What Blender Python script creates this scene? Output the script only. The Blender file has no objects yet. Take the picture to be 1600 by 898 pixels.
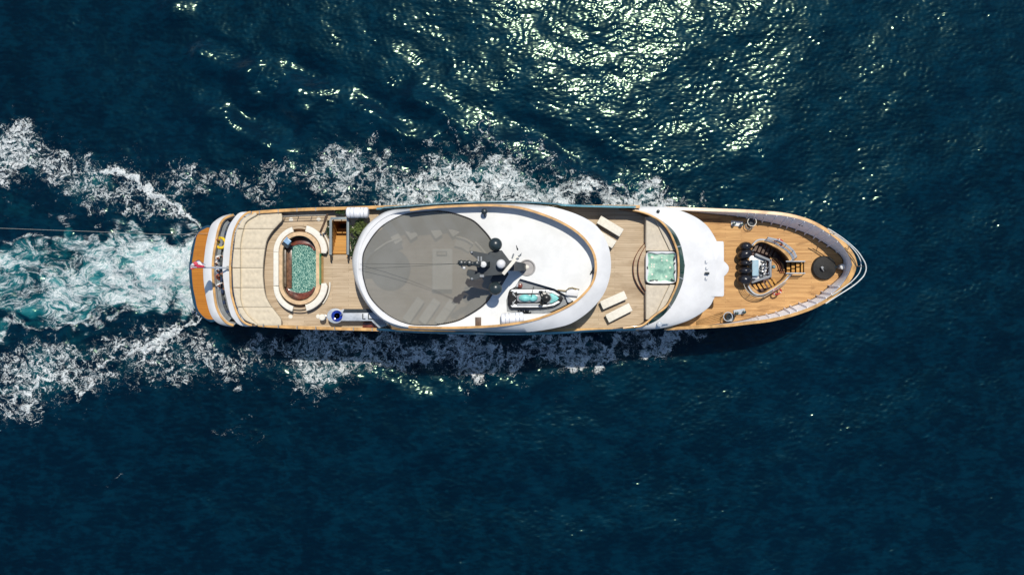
import bpy, bmesh, math, random
import numpy as np
from mathutils import Vector, Matrix, Euler
from mathutils.geometry import tessellate_polygon

random.seed(7)
R = math.radians
scene = bpy.context.scene
C = scene.collection

# ------------------------------------------------------------------ camera
H, F = 67.5, 1250.0            # camera height (m), focal length in photo pixels
cam_d = bpy.data.cameras.new('camera')
cam = bpy.data.objects.new('camera', cam_d); C.objects.link(cam)
cam.location = (0, 0, H); cam.rotation_euler = (0, 0, 0)
cam_d.sensor_width = 36.0; cam_d.lens = 36.0 * F / 1600.0
cam_d.clip_start = 1.0; cam_d.clip_end = 20000
scene.camera = cam

# ------------------------------------------------------------------ world, sun, exposure
SUN = Vector((0.13, 0.45, 1.0)).normalized()
elev = math.asin(SUN.z); azim = math.atan2(SUN.x, SUN.y)
w = bpy.data.worlds.new('World'); scene.world = w; w.use_nodes = True
nt = w.node_tree; nt.nodes.clear()
out = nt.nodes.new('ShaderNodeOutputWorld'); bg = nt.nodes.new('ShaderNodeBackground')
sky = nt.nodes.new('ShaderNodeTexSky'); sky.sky_type = 'NISHITA'; sky.sun_disc = False
sky.sun_elevation = elev; sky.sun_rotation = azim; sky.air_density = 1.0; sky.dust_density = 0.4; sky.ozone_density = 3.5
bg.inputs['Strength'].default_value = 0.115
nt.links.new(sky.outputs[0], bg.inputs[0]); nt.links.new(bg.outputs[0], out.inputs[0])
sl = bpy.data.lights.new('sun', 'SUN'); sl.energy = 4.2; sl.angle = R(0.55); sl.color = (1.0, 0.955, 0.87)
so = bpy.data.objects.new('sun', sl); C.objects.link(so)
so.rotation_euler = SUN.to_track_quat('Z', 'Y').to_euler(); so.location = SUN * 90
vs = scene.view_settings
vs.view_transform = 'Standard'; vs.look = 'None'; vs.gamma = 1; vs.use_curve_mapping = False; vs.exposure = 0.0
scene.render.engine = 'CYCLES'
scene.cycles.max_bounces = 6; scene.cycles.transparent_max_bounces = 12
scene.cycles.caustics_reflective = False; scene.cycles.caustics_refractive = False
scene.cycles.sample_clamp_indirect = 4.0; scene.cycles.blur_glossy = 0.0
scene.cycles.use_denoising = True; scene.cycles.denoiser = 'OPENIMAGEDENOISE'; scene.cycles.denoising_input_passes = 'RGB_ALBEDO_NORMAL'; scene.cycles.use_adaptive_sampling = False

# ------------------------------------------------------------------ helpers
def W(px, py, z):
    """photo pixel seen at real height z -> world point"""
    k = (H - z) / F
    return Vector(((px - 800) * k, (449 - py) * k, z))
def S(z): return F / (H - z)

def smooth(pts, n, closed=False):
    """Catmull-Rom through pts, resampled to n points at even spacing"""
    P = [tuple(p) for p in pts]; m = len(P); dense = []
    segs = m if closed else m - 1
    for i in range(segs):
        if closed: a, b, c, d = P[(i-1) % m], P[i], P[(i+1) % m], P[(i+2) % m]
        else: a, b, c, d = P[max(i-1, 0)], P[i], P[i+1], P[min(i+2, m-1)]
        for k in range(16):
            t = k / 16
            dense.append(tuple(0.5*((2*b[j]) + (-a[j]+c[j])*t + (2*a[j]-5*b[j]+4*c[j]-d[j])*t*t + (-a[j]+3*b[j]-3*c[j]+d[j])*t**3) for j in range(len(b))))
    dense.append(P[0] if closed else P[-1])
    return resample(dense, n, closed)
def resample(P, n, closed=False):
    A = np.array(P, float)
    L = np.concatenate([[0], np.cumsum(np.linalg.norm(np.diff(A[:, :2], axis=0), axis=1))])
    t = np.linspace(0, L[-1], n + 1)[:-1] if closed else np.linspace(0, L[-1], n)
    return [tuple(np.interp(x, L, A[:, j]) for j in range(A.shape[1])) for x in t]
def area2(P): return sum(P[i][0]*P[(i+1) % len(P)][1] - P[(i+1) % len(P)][0]*P[i][1] for i in range(len(P)))
def inset(P, d):
    """inset a closed outline by d (world units, z kept)"""
    n = len(P); s = 1 if area2(P) > 0 else -1; o = []
    for i in range(n):
        a, b, c = Vector(P[i-1][:2]), Vector(P[i][:2]), Vector(P[(i+1) % n][:2])
        e1 = (b-a).normalized() if (b-a).length > 1e-9 else Vector((1, 0)); e2 = (c-b).normalized() if (c-b).length > 1e-9 else e1
        n1 = Vector((-e1.y, e1.x)); n2 = Vector((-e2.y, e2.x)); m = n1 + n2
        if m.length < 1e-6: m = n1
        m.normalize(); k = 1 / max(0.5, m.dot(n1))
        q = b + m * d * s * k
        o.append((q.x, q.y) + tuple(P[i][2:]))
    return o
def offset_open(P, d):
    n = len(P); o = []
    for i in range(n):
        a = Vector(P[max(i-1, 0)][:2]); c = Vector(P[min(i+1, n-1)][:2]); e = (c-a).normalized()
        o.append(Vector((P[i][0] - e.y*d, P[i][1] + e.x*d, P[i][2] if len(P[i]) > 2 else 0)))
    return o

class MB:
    def __init__(s): s.v = []; s.f = []
    def add(s, vs, fs):
        b = len(s.v); s.v += [tuple(v) for v in vs]; s.f += [tuple(i + b for i in f) for f in fs]; return s
    def strip(s, A, B, closed=False):
        n = len(A); m = n if closed else n - 1
        return s.add(list(A) + list(B), [(i, (i+1) % n, n + (i+1) % n, n + i) for i in range(m)])
    def loft(s, rings, closed=True):
        n = len(rings[0]); m = n if closed else n - 1; vs = [p for r in rings for p in r]; fs = []
        for k in range(len(rings) - 1):
            for i in range(m):
                fs.append((k*n+i, k*n+(i+1) % n, (k+1)*n+(i+1) % n, (k+1)*n+i))
        return s.add(vs, fs)
    def cap(s, outline, z=None, holes=()):
        loops = [[Vector((p[0], p[1], p[2] if z is None else z)) for p in l] for l in [outline] + list(holes)]
        flat = [p for l in loops for p in l]
        tr = tessellate_polygon([[Vector((p.x, p.y, 0)) for p in l] for l in loops])
        return s.add(flat, [t for t in tr])
    def prism(s, P, z0, z1, bev=0.0, bottom=False):
        lo = [(p[0], p[1], z0) for p in P]
        if bev > 0:
            rings = [lo, [(p[0], p[1], z1-bev) for p in P], [(p[0], p[1], z1-bev*0.3) for p in inset(P, bev*0.3)], [(p[0], p[1], z1) for p in inset(P, bev)]]
        else: rings = [lo, [(p[0], p[1], z1) for p in P]]
        s.loft(rings); s.cap(rings[-1])
        if bottom: s.cap(lo)
        return s
    def box(s, c, size, rz=0.0, M=None, bev=0.0):
        x, y, z = size[0]/2, size[1]/2, size[2]/2
        P = [(-x, -y), (x, -y), (x, y), (-x, y)]
        if bev:
            b = min(bev, x*0.45, y*0.45); Q = []
            for (cx, cy, a0) in ((x-b, y-b, 0), (-x+b, y-b, 90), (-x+b, -y+b, 180), (x-b, -y+b, 270)):
                for k in range(4): Q.append((cx + b*math.cos(R(a0+30*k)), cy + b*math.sin(R(a0+30*k))))
            P = Q
        t = MB(); t.prism(P, -z, z, min(bev, z*0.6) if bev else 0, True)
        T = Matrix.Translation(Vector(c)) @ (M if M is not None else Matrix.Rotation(rz, 4, 'Z'))
        return s.add([T @ Vector(v) for v in t.v], t.f)
    def tube(s, path, r, seg=8, closed=False, cap=True, flat=1.0):
        path = [Vector(p) for p in path]; n = len(path); rings = []
        rr = r if isinstance(r, (list, tuple)) else [r]*n
        for i, p in enumerate(path):
            if closed: t = path[(i+1) % n] - path[i-1]
            else: t = path[min(i+1, n-1)] - path[max(i-1, 0)]
            t.normalize(); up = Vector((0, 0, 1)) if abs(t.z) < 0.95 else Vector((1, 0, 0))
            a = t.cross(up).normalized(); b = a.cross(t)
            rings.append([p + a*math.cos(2*math.pi*k/seg)*rr[i] + b*math.sin(2*math.pi*k/seg)*rr[i]*flat for k in range(seg)])
        if closed: rings.append(rings[0])
        s.loft(rings)
        if cap and not closed:
            b0 = len(s.v); s.add(rings[0], [tuple(range(seg))]); s.add(rings[-1], [tuple(range(seg))])
        return s
    def lathe(s, prof, c, seg=24, M=None, sx=1, sy=1):
        T = Matrix.Translation(Vector(c)) @ (M if M is not None else Matrix.Identity(4)); rings = []
        for (r, z) in prof:
            rings.append([T @ Vector((r*sx*math.cos(2*math.pi*k/seg), r*sy*math.sin(2*math.pi*k/seg), z)) for k in range(seg)])
        s.loft(rings)
        s.add(rings[-1], [tuple(range(seg))]); s.add(rings[0], [tuple(range(seg))])
        return s
    def ell(s, c, r, M=None, seg=20):
        prof = [(max(1e-3, math.sin(math.pi*k/12)), -math.cos(math.pi*k/12)) for k in range(13)]
        T = (M if M is not None else Matrix.Identity(4)) @ Matrix.Diagonal((r[0], r[1], r[2], 1))
        return s.lathe(prof, c, seg, T)
    def build(s, name, mat, parent=None, base=None, flat=False, local=False, ang=35):
        me = bpy.data.meshes.new(name)
        off = Vector((0, 0, 0))
        if not local:
            p = parent
            while p is not None: off += p.location; p = p.parent
            if parent is None and base is not None: off = Vector(base)
        me.from_pydata([tuple(Vector(v) - off) for v in s.v], [], s.f)
        bm = bmesh.new(); bm.from_mesh(me)
        bmesh.ops.remove_doubles(bm, verts=bm.verts, dist=1e-5)
        bmesh.ops.recalc_face_normals(bm, faces=bm.faces); bm.to_mesh(me); bm.free()
        if mat: me.materials.append(mat)
        if not flat:
            me.shade_smooth(); me.set_sharp_from_angle(angle=R(ang))
        o = bpy.data.objects.new(name, me); C.objects.link(o)
        if parent is not None: o.parent = parent
        elif base is not None: o.location = base
        return o
def tag(o, label=None, cat=None, group=None, kind=None):
    if label: o['label'] = label
    if cat: o['category'] = cat
    if group: o['group'] = group
    if kind: o['kind'] = kind
    return o
def thing(name, label, cat, loc, rz=0.0, group=None):
    o = bpy.data.objects.new(name, None); C.objects.link(o); o.location = loc; o.rotation_euler = (0, 0, rz)
    o.empty_display_size = 0.3
    return tag(o, label, cat, group)
def copy_tree(o, parent=None):
    c = o.copy(); C.objects.link(c); c.parent = parent
    for ch in list(o.children): copy_tree(ch, c)
    return c
def TB(*pts, z): return [W(x, y, z) for x, y in pts]

# ------------------------------------------------------------------ materials
class N:
    def __init__(s, name):
        s.m = bpy.data.materials.new(name); s.m.use_nodes = True; s.t = s.m.node_tree
        s.b = s.t.nodes['Principled BSDF']; s.out = s.t.nodes['Material Output']
    def n(s, ty, **kw):
        x = s.t.nodes.new(ty)
        for k, v in kw.items():
            if k in x.inputs: 
                if hasattr(v, 'is_output'): s.t.links.new(v, x.inputs[k])
                else: x.inputs[k].default_value = v
            else: setattr(x, k, v)
        return x
    def l(s, a, b): s.t.links.new(a, b)
    def math(s, op, a, b=0.0, c=None, clamp=False):
        x = s.t.nodes.new('ShaderNodeMath'); x.operation = op; x.use_clamp = clamp
        for i, v in enumerate([a, b, c]):
            if v is None: continue
            if hasattr(v, 'is_output'): s.t.links.new(v, x.inputs[i])
            else: x.inputs[i].default_value = v
        return x.outputs[0]
    def mr(s, v, a, b, c=0.0, d=1.0, interp='SMOOTHSTEP'):
        x = s.t.nodes.new('ShaderNodeMapRange'); x.interpolation_type = interp
        s.t.links.new(v, x.inputs[0])
        for i, q in enumerate((a, b, c, d)):
            if hasattr(q, 'is_output'): s.t.links.new(q, x.inputs[i+1])
            else: x.inputs[i+1].default_value = q
        return x.outputs[0]
    def mix(s, f, a, b, ty='MIX'):
        x = s.t.nodes.new('ShaderNodeMix'); x.data_type = 'RGBA'; x.blend_type = ty
        for i, v in ((0, f), (6, a), (7, b)):
            if hasattr(v, 'is_output'): s.t.links.new(v, x.inputs[i])
            else: x.inputs[i].default_value = v if i == 0 else tuple(v) + (1,) * (4 - len(v))
        return x.outputs[2]
    def coord(s, sc=(1, 1, 1), loc=(0, 0, 0), rz=0.0):
        tc = s.n('ShaderNodeTexCoord'); mp = s.n('ShaderNodeMapping')
        mp.inputs['Scale'].default_value = sc; mp.inputs['Location'].default_value = loc; mp.inputs['Rotation'].default_value = (0, 0, rz)
        s.l(tc.outputs['Object'], mp.inputs[0]); return mp.outputs[0]
    def noise(s, vec, scale, detail=4, rough=0.55, dist=0.0, color=False):
        x = s.n('ShaderNodeTexNoise'); s.l(vec, x.inputs['Vector'])
        x.inputs['Scale'].default_value = scale; x.inputs['Detail'].default_value = detail; x.inputs['Roughness'].default_value = rough; x.inputs['Distortion'].default_value = dist
        return x.outputs['Color' if color else 'Fac']
    def bump(s, h, strength, dist=0.02, normal=None):
        x = s.n('ShaderNodeBump'); x.inputs['Strength'].default_value = strength; x.inputs['Distance'].default_value = dist
        s.l(h, x.inputs['Height'])
        if normal is not None: s.l(normal, x.inputs['Normal'])
        return x.outputs[0]

def plain(name, col, rough=0.5, metal=0.0, spec=0.5, var=0.06, vscale=3.0, coat=0.0, bump=0.0, bscale=30):
    k = N(name); v = k.coord()
    f = k.noise(v, vscale, 6, 0.6)
    lo = tuple(max(0, c*(1-var*2)) for c in col); hi = tuple(min(1, c*(1+var)) for c in col)
    k.l(k.mix(k.mr(f, 0.3, 0.7), lo, hi), k.b.inputs['Base Color'])
    k.b.inputs['Roughness'].default_value = rough; k.b.inputs['Metallic'].default_value = metal
    k.b.inputs['Specular IOR Level'].default_value = spec; k.b.inputs['Coat Weight'].default_value = coat
    if bump: k.l(k.bump(k.noise(v, bscale, 3), bump, 0.01), k.b.inputs['Normal'])
    return k.m

def teak(name, a, b, dark, plank=0.16, along='x', rough=0.65, grime=0.35, seam=0.5):
    k = N(name)
    v = k.coord(rz=0 if along == 'x' else math.pi/2)
    br = k.n('ShaderNodeTexBrick'); k.l(v, br.inputs['Vector'])
    br.offset = 0.37; br.inputs['Scale'].default_value = 1.0
    br.inputs['Brick Width'].default_value = 3.4; br.inputs['Row Height'].default_value = plank
    br.inputs['Mortar Size'].default_value = 0.009; br.inputs['Mortar Smooth'].default_value = 0.2; br.inputs['Bias'].default_value = 0.0
    br.inputs['Color1'].default_value = (0, 0, 0, 1); br.inputs['Color2'].default_value = (1, 1, 1, 1); br.inputs['Mortar'].default_value = (0.5, 0.5, 0.5, 1)
    mp = k.n('ShaderNodeMapping'); k.l(v, mp.inputs[0]); mp.inputs['Scale'].default_value = (0.25, 5.0, 1)
    g = k.noise(mp.outputs[0], 1.6, 8, 0.65)
    mp2 = k.n('ShaderNodeMapping'); k.l(v, mp2.inputs[0]); mp2.inputs['Scale'].default_value = (0.5, 1.6, 1)
    bl = k.noise(mp2.outputs[0], 0.9, 5, 0.6, 0.6)
    sep = k.n('ShaderNodeSeparateColor'); k.l(br.outputs['Color'], sep.inputs[0])
    t = k.math('ADD', k.math('MULTIPLY', sep.outputs[0], 0.38), k.math('MULTIPLY', k.mr(g, 0.3, 0.7), 0.62))
    c = k.mix(t, a, b)
    c = k.mix(k.math('MULTIPLY', k.mr(bl, 0.52, 0.72), grime), c, dark)
    c = k.mix(k.math('MULTIPLY', br.outputs['Fac'], seam), c, (0.03, 0.022, 0.016))
    k.l(c, k.b.inputs['Base Color']); k.b.inputs['Roughness'].default_value = rough; k.b.inputs['Specular IOR Level'].default_value = 0.3
    k.l(k.bump(br.outputs['Fac'], -0.2, 0.01), k.b.inputs['Normal'])
    return k.m

M = {}
M['white'] = plain('white_gelcoat', (0.70, 0.69, 0.67), 0.28, var=0.05, vscale=0.7, coat=0.2)
M['roofwhite'] = plain('roof_white', (0.67, 0.665, 0.635), 0.5, var=0.05, vscale=0.6)
M['pblue'] = plain('pale_blue_paint', (0.17, 0.40, 0.50), 0.2, var=0.04, coat=0.4)
M['navy'] = plain('dark_blue_hull', (0.012, 0.05, 0.085), 0.2, var=0.1, coat=0.4)
M['teak_aft'] = teak('weathered_teak', (0.37, 0.27, 0.165), (0.57, 0.445, 0.30), (0.27, 0.185, 0.105), grime=0.65)
M['teak_bow'] = teak('golden_teak', (0.36, 0.175, 0.058), (0.66, 0.385, 0.15), (0.20, 0.09, 0.028), grime=0.8)
M['teak_plat'] = teak('orange_teak', (0.36, 0.125, 0.008), (0.46, 0.17, 0.015), (0.28, 0.09, 0.006), plank=0.2, grime=0.5, seam=0.35)
M['teak_stair'] = teak('stair_teak', (0.42, 0.19, 0.04), (0.62, 0.34, 0.09), (0.25, 0.1, 0.03), plank=0.3)
M['varnish'] = plain('varnished_teak', (0.60, 0.345, 0.125), 0.28, var=0.18, vscale=1.5, coat=0.5)
M['varnish_d'] = plain('dark_varnish', (0.16, 0.045, 0.025), 0.25, var=0.35, vscale=2.5, coat=0.5)
M['brown'] = plain('brown_wood', (0.10, 0.055, 0.03), 0.5, var=0.25, vscale=3)
M['railg'] = plain('grey_green_rail', (.20,.235,.24), .4)
M['cream'] = plain('cream_upholstery', (0.60, 0.51, 0.365), 0.85, var=0.05, vscale=4, bump=0.3, bscale=14)
M['cream2'] = plain('pale_cream_upholstery', (0.74, 0.69, 0.58), 0.85, var=0.05, vscale=5, bump=0.3, bscale=20)
M['beige'] = plain('beige_upholstery', (0.56, 0.49, 0.38), 0.85, var=0.05, vscale=4, bump=0.3, bscale=14)
M['seam'] = plain('seam_piping', (0.17, 0.14, 0.10), 0.8)
M['grey'] = plain('grey_paint', (0.22, 0.235, 0.245), 0.5, var=0.08)
M['lgrey'] = plain('light_grey_paint', (0.42, 0.45, 0.48), 0.4, var=0.12, vscale=2)
M['bulwark'] = plain('bulwark_white', (0.87, 0.87, 0.88), 0.45, var=0.04)
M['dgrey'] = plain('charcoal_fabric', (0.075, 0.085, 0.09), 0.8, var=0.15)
M['sofagrey'] = plain('grey_sofa_fabric', (0.20, 0.215, 0.22), 0.85, var=0.1)
M['mastblk'] = plain('mast_black', (0.017, 0.026, 0.031), 0.38, var=0.2, vscale=2)
M['dome'] = plain('dark_radome', (0.022, 0.035, 0.04), 0.32, var=0.15, vscale=1.5)
M['black'] = plain('black_rubber', (0.012, 0.013, 0.016), 0.45, var=0.3)
M['fender'] = plain('black_fender_vinyl', (0.014, 0.014, 0.018), 0.28, var=0.3, vscale=4)
M['steel'] = plain('stainless_steel', (0.6, 0.62, 0.63), 0.22, metal=1.0, var=0.06)
M['steel2'] = plain('bronze_grey_rail', (0.33, 0.31, 0.27), 0.4, metal=0.6, var=0.1)
M['glassg'] = plain('dark_green_glass', (0.012, 0.045, 0.035), 0.08, var=0.3, vscale=0.8, spec=0.8, coat=0.6)
M['red'] = plain('red_paint', (0.45, 0.04, 0.03), 0.5)
M['yellow'] = plain('yellow_cotton', (0.80, 0.55, 0.01), 0.8, var=0.12, vscale=6)
M['wshirt'] = plain('white_cotton', (0.78, 0.76, 0.74), 0.85, var=0.06, vscale=6)
M['navyc'] = plain('navy_cotton', (0.02, 0.04, 0.09), 0.85)
M['bshirt'] = plain('light_blue_cotton', (0.5, 0.6, 0.72), 0.85)
M['rust'] = plain('rust_red_cotton', (0.38, 0.08, 0.04), 0.85)
M['skin'] = plain('skin', (0.42, 0.19, 0.10), 0.55, var=0.05)
M['hair'] = plain('dark_brown_hair', (0.03, 0.015, 0.008), 0.6)
M['hair2'] = plain('auburn_hair', (0.16, 0.05, 0.02), 0.6)
M['rope'] = plain('pale_rope', (0.34, 0.32, 0.28), 0.9, var=0.2, vscale=20)
M['spablue'] = plain('blue_basin', (0.012, 0.035, 0.28), 0.12, var=0.4, vscale=3, coat=0.6)
M['jetw'] = plain('jetski_white', (0.78, 0.78, 0.76), 0.2, coat=0.5)
M['jetb'] = plain('jetski_black', (0.02, 0.018, 0.016), 0.35, var=0.2)
M['jett'] = plain('jetski_turquoise', (0.22, 0.62, 0.58), 0.5, var=0.15, vscale=2)
M['jetg'] = plain('jetski_grey', (0.28, 0.29, 0.30), 0.3)
M['leaf'] = plain('olive_leaf', (0.10, 0.14, 0.03), 0.6, var=0.45, vscale=5)
M['leafd'] = plain('dark_leaf', (0.04, 0.08, 0.02), 0.6, var=0.45, vscale=5)
M['canister'] = plain('liferaft_white', (0.80, 0.79, 0.80), 0.4, var=0.06, vscale=3)

def mesh_mat():
    k = N('grey_mesh_fabric'); v = k.coord()
    sp = k.n('ShaderNodeSeparateXYZ'); k.l(v, sp.inputs[0])
    f = k.noise(v, 0.6, 4)
    k.l(k.mix(k.mr(f, 0.3, 0.7), (0.215, 0.208, 0.18), (0.245, 0.238, 0.21)), k.b.inputs['Base Color'])
    k.b.inputs['Roughness'].default_value = 0.85
    tr = k.n('ShaderNodeBsdfTransparent'); tr.inputs[0].default_value = (1, 1, 1, 1); mx = k.n('ShaderNodeMixShader')
    mx.inputs[0].default_value = 0.70
    k.l(tr.outputs[0], mx.inputs[1]); k.l(k.b.outputs[0], mx.inputs[2]); k.l(mx.outputs[0], k.out.inputs[0])
    return k.m
M['mesh'] = mesh_mat()

def pool_water():
    k = N('pool_water'); v = k.coord()
    a = k.n('ShaderNodeTexVoronoi'); k.l(v, a.inputs['Vector']); a.inputs['Scale'].default_value = 11.5
    n2 = k.noise(v, 4.5, 3, 0.6, 1.6)
    f = k.math('ADD', k.math('MULTIPLY', a.outputs['Distance'], 0.8), k.math('MULTIPLY', n2, 0.65))  # speckle paints tile mosaic together with refracted caustic light
    c = k.n('ShaderNodeValToRGB'); k.l(f, c.inputs[0]); e = c.color_ramp.elements
    e[0].position = 0.36; e[0].color = (0.66, 0.78, 0.62, 1); e[1].position = 0.9; e[1].color = (0.03, 0.12, 0.10, 1)
    x = e.new(0.5); x.color = (0.38, 0.54, 0.42, 1); x = e.new(0.68); x.color = (0.15, 0.31, 0.25, 1)
    k.l(c.outputs[0], k.b.inputs['Base Color']); k.b.inputs['Roughness'].default_value = 0.05; k.b.inputs['IOR'].default_value = 1.33
    k.l(k.bump(k.noise(v, 5, 3), 0.25, 0.05), k.b.inputs['Normal']); return k.m
M['pool'] = pool_water()
def tub_water():
    k = N('hot_tub_water'); v = k.coord()
    n1 = k.noise(v, 1.9, 3, 0.5, 0.4); n2 = k.noise(v, 7, 3, 0.6, 0.8)
    f = k.math('ADD', k.math('MULTIPLY', n1, 0.75), k.math('MULTIPLY', n2, 0.25))
    c = k.n('ShaderNodeValToRGB'); k.l(f, c.inputs[0]); e = c.color_ramp.elements
    e[0].position = 0.36; e[0].color = (0.16, 0.31, 0.24, 1); e[1].position = 0.66; e[1].color = (0.52, 0.68, 0.53, 1)
    x = e.new(0.5); x.color = (0.30, 0.50, 0.38, 1)
    k.l(c.outputs[0], k.b.inputs['Base Color']); k.b.inputs['Roughness'].default_value = 0.04; k.b.inputs['IOR'].default_value = 1.33
    k.l(k.bump(n2, 0.4, 0.05), k.b.inputs['Normal']); return k.m
M['tub'] = tub_water()

# ------------------------------------------------------------------ the sea
rng = np.random.default_rng(11)
def spec_field(nx, ny, dx, lam0, lam1, slope_rms, th0=math.pi/2, spread=2.0, iso=0.25, p=0.0):
    kx = np.fft.fftfreq(nx, dx)*2*np.pi; ky = np.fft.fftfreq(ny, dx)*2*np.pi
    KX, KY = np.meshgrid(kx, ky); K = np.hypot(KX, KY); K[0, 0] = 1
    lam = 2*np.pi/K; th = np.arctan2(KY, KX)
    D = iso + np.abs(np.cos(th-th0))**(2*spread)
    B = np.exp(-((np.log(lam)-0.5*(math.log(lam0)+math.log(lam1)))/(0.5*(math.log(lam1)-math.log(lam0))))**4)
    A = np.sqrt(D)*B/K**(2+p)
    A[0, 0] = 0
    f = np.fft.fft2(rng.standard_normal((ny, nx)))*A
    h = np.fft.ifft2(f).real
    gx = np.gradient(h, dx, axis=1); gy = np.gradient(h, dx, axis=0)
    return h*slope_rms/np.sqrt((gx**2+gy**2).mean()/2)

DX = 0.10; NX, NY = 1060, 660
xs = (np.arange(NX)-(NX-1)/2)*DX; ys = (np.arange(NY)-(NY-1)/2)*DX
XX, YY = np.meshgrid(xs, ys)
S0 = F/H
PX = 800 + XX*S0; PY = 449 - YY*S0
gust = spec_field(NX, NY, DX, 1.5, 5, 0.1, 0, 0, 1.0, -1); gust = gust/gust.std()
hgt = (spec_field(NX, NY, DX, 0.29, 0.66, 0.058, R(97), 1.3, 0.35)*np.clip(0.92 + 0.13*gust**2*np.sign(gust) + .10*gust, .6, 1.9)
     + spec_field(NX, NY, DX, 1.0, 4.0, 0.032, R(75), 1.5, 0.4)
     + spec_field(NX, NY, DX, 5, 14, 0.030, R(115), 1.5, 0.25))
# low-frequency noise used to break up everything
def lf(l0, l1): 
    f = spec_field(NX, NY, DX, l0, l1, 0.1, 0, 0, 1.0, -1); return f/np.abs(f).std()
wx1, wy1 = lf(3, 9), lf(3, 9); wx2, wy2 = lf(0.9, 2.5), lf(0.9, 2.5)
QX = PX + 9*wx1 + 4*wx2; QY = PY + 8*wy1 + 4*wy2

def seg(pts, w, s, X=None, Y=None, one=0):
    """gaussian stroke along a polyline of (px, py[, width factor])"""
    X = QX if X is None else X; Y = QY if Y is None else Y
    e = np.zeros_like(X)
    for a, b in zip(pts[:-1], pts[1:]):
        ax, ay, bx, by = a[0], a[1], b[0], b[1]; aw = a[2] if len(a) > 2 else 1; bw = b[2] if len(b) > 2 else 1
        dx, dy = bx-ax, by-ay; L = math.hypot(dx, dy)
        t = np.clip(((X-ax)*dx+(Y-ay)*dy)/(L*L), 0, 1)
        d = np.hypot(X-ax-t*dx, Y-ay-t*dy); ww = w*(aw+(bw-aw)*t)
        g = np.exp(-(d/ww)**2)
        if one: side = (dx*(Y-ay)-dy*(X-ax))/L; g = np.where(side*one > 0, g, g*np.exp(-(side/(ww*0.3))**2))
        e = np.maximum(e, g*s)
    return e
def band(xp, y0, y1, s, soft=8):
    a = np.interp(QX, xp, y0); b = np.interp(QX, xp, y1)
    m = 1/(1+np.exp(-(QY-a)/soft*2)) * 1/(1+np.exp((QY-b)/soft*2))
    m = m*(QX > xp[0])*(QX < xp[-1])
    return m*(np.interp(QX, xp, s) if hasattr(s, '__len__') else s)
foam = np.zeros_like(PX)
mxf = lambda *a: [globals().__setitem__('foam', np.maximum(globals()['foam'], q)) for q in a]
# --- upper side of the ship
mxf(band([380, 420, 460, 500, 520, 560, 600, 650, 700, 740, 800, 850, 900, 950, 1000, 1050, 1100, 1130],
         [262, 262, 240, 228, 215, 225, 258, 258, 250, 246, 256, 272, 276, 284, 288, 300, 318, 325],
         [300, 305, 312, 318, 322, 322, 322, 330, 340, 340, 340, 340, 340, 340, 340, 340, 340, 340],
         [.55, .62, .60, .66, .60, .66, .74, .82, .82, .88, .90, .92, .90, .90, .90, .84, .7, .4]))
mxf(band([200, 240, 270, 300, 330, 380, 420], [262, 265, 256, 250, 258, 264, 262], [275, 290, 304, 300, 300, 305, 305], [.3, .55, .74, .74, .66, .64, .6]))
mxf(seg([(880, 272), (840, 258), (800, 240), (760, 220), (720, 200), (690, 186)], 9, .62, one=1),
    seg([(700, 236), (740, 234), (760, 240)], 6, .5), seg([(660, 250), (690, 255)], 7, .5))
# --- outer wake, upper left
mxf(band([-60, 0, 30, 60, 90, 130, 165], [195, 192, 186, 196, 218, 240, 262], [300, 300, 298, 300, 300, 300, 290], [.72, .74, .76, .76, .74, .70, .6]))
mxf(band([100, 150, 200, 260, 320], [270, 262, 280, 318, 352], [320, 330, 335, 352, 366], [.62, .68, .70, .68, .5]))
LX, LY = PX + 2.2*wx1 + 1.5*wx2, PY + 2.2*wy1 + 1.5*wy2
mxf(seg([(324, 358, .3), (300, 344, .55), (272, 325, .8), (245, 305, 1), (215, 285, 1), (180, 265, .9), (158, 261, .6)], 9, 1.12, LX, LY))
mxf(seg([(60, 205), (100, 235), (130, 260), (90, 270), (40, 275)], 10, .72))
# --- lower side of the ship
mxf(band([370, 420, 480, 560, 620, 690, 730, 760, 790, 820, 870, 950, 1000, 1060, 1110],
         [530, 525, 525, 515, 515, 515, 515, 515, 515, 515, 515, 515, 512, 512, 514],
         [552, 570, 580, 582, 570, 584, 600, 600, 578, 580, 568, 560, 552, 542, 530],
         [.66, .74, .80, .76, .76, .86, .88, .88, .80, .84, .90, .92, .95, .98, .85]))
mxf(band([455, 480, 510, 540], [574, 574, 580, 582], [592, 618, 616, 596], [.5, .62, .6, .4]))
mxf(band([700, 730, 765], [575, 590, 592], [604, 628, 616], [.3, .42, .3]))
mxf(band([815, 830, 855, 880, 910], [556, 552, 552, 555, 552], [578, 588, 586, 572, 566], [.5, .66, .66, .55, .3]))
mxf(band([190, 220, 280, 330, 370, 400], [572, 562, 545, 535, 528, 528], [586, 596, 598, 592, 586, 560], [.5, .62, .66, .66, .66, .5]))
mxf(seg([(320, 497, .3), (295, 510, .5), (262, 526, .6), (225, 545, .5)], 9, 1.12, LX, LY))
mxf(seg([(318, 496, .4), (285, 515, .8), (250, 532, 1), (200, 556, 1), (150, 575, 1), (90, 592, 1), (40, 602, 1), (0, 612, 1), (-40, 620, 1)], 9, .88))
mxf(band([-60, 0, 60, 120, 180, 240, 290], [545, 545, 545, 535, 530, 525, 515], [620, 612, 605, 590, 572, 556, 535], [.66, .68, .68, .68, .64, .6, .45]))
mxf(band([-60, 0, 30, 60, 100, 140, 180], [600, 600, 600, 596, 590, 585, 580], [670, 672, 668, 650, 628, 610, 596], [.56, .62, .64, .6, .54, .48, .3]))
mxf(seg([(350, 680), (365, 672), (378, 660)], 9, .42), seg([(168, 742), (175, 746)], 5, .36), seg([(200, 610), (260, 600)], 10, .4), seg([(400, 575), (470, 590)], 8, .36))
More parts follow.
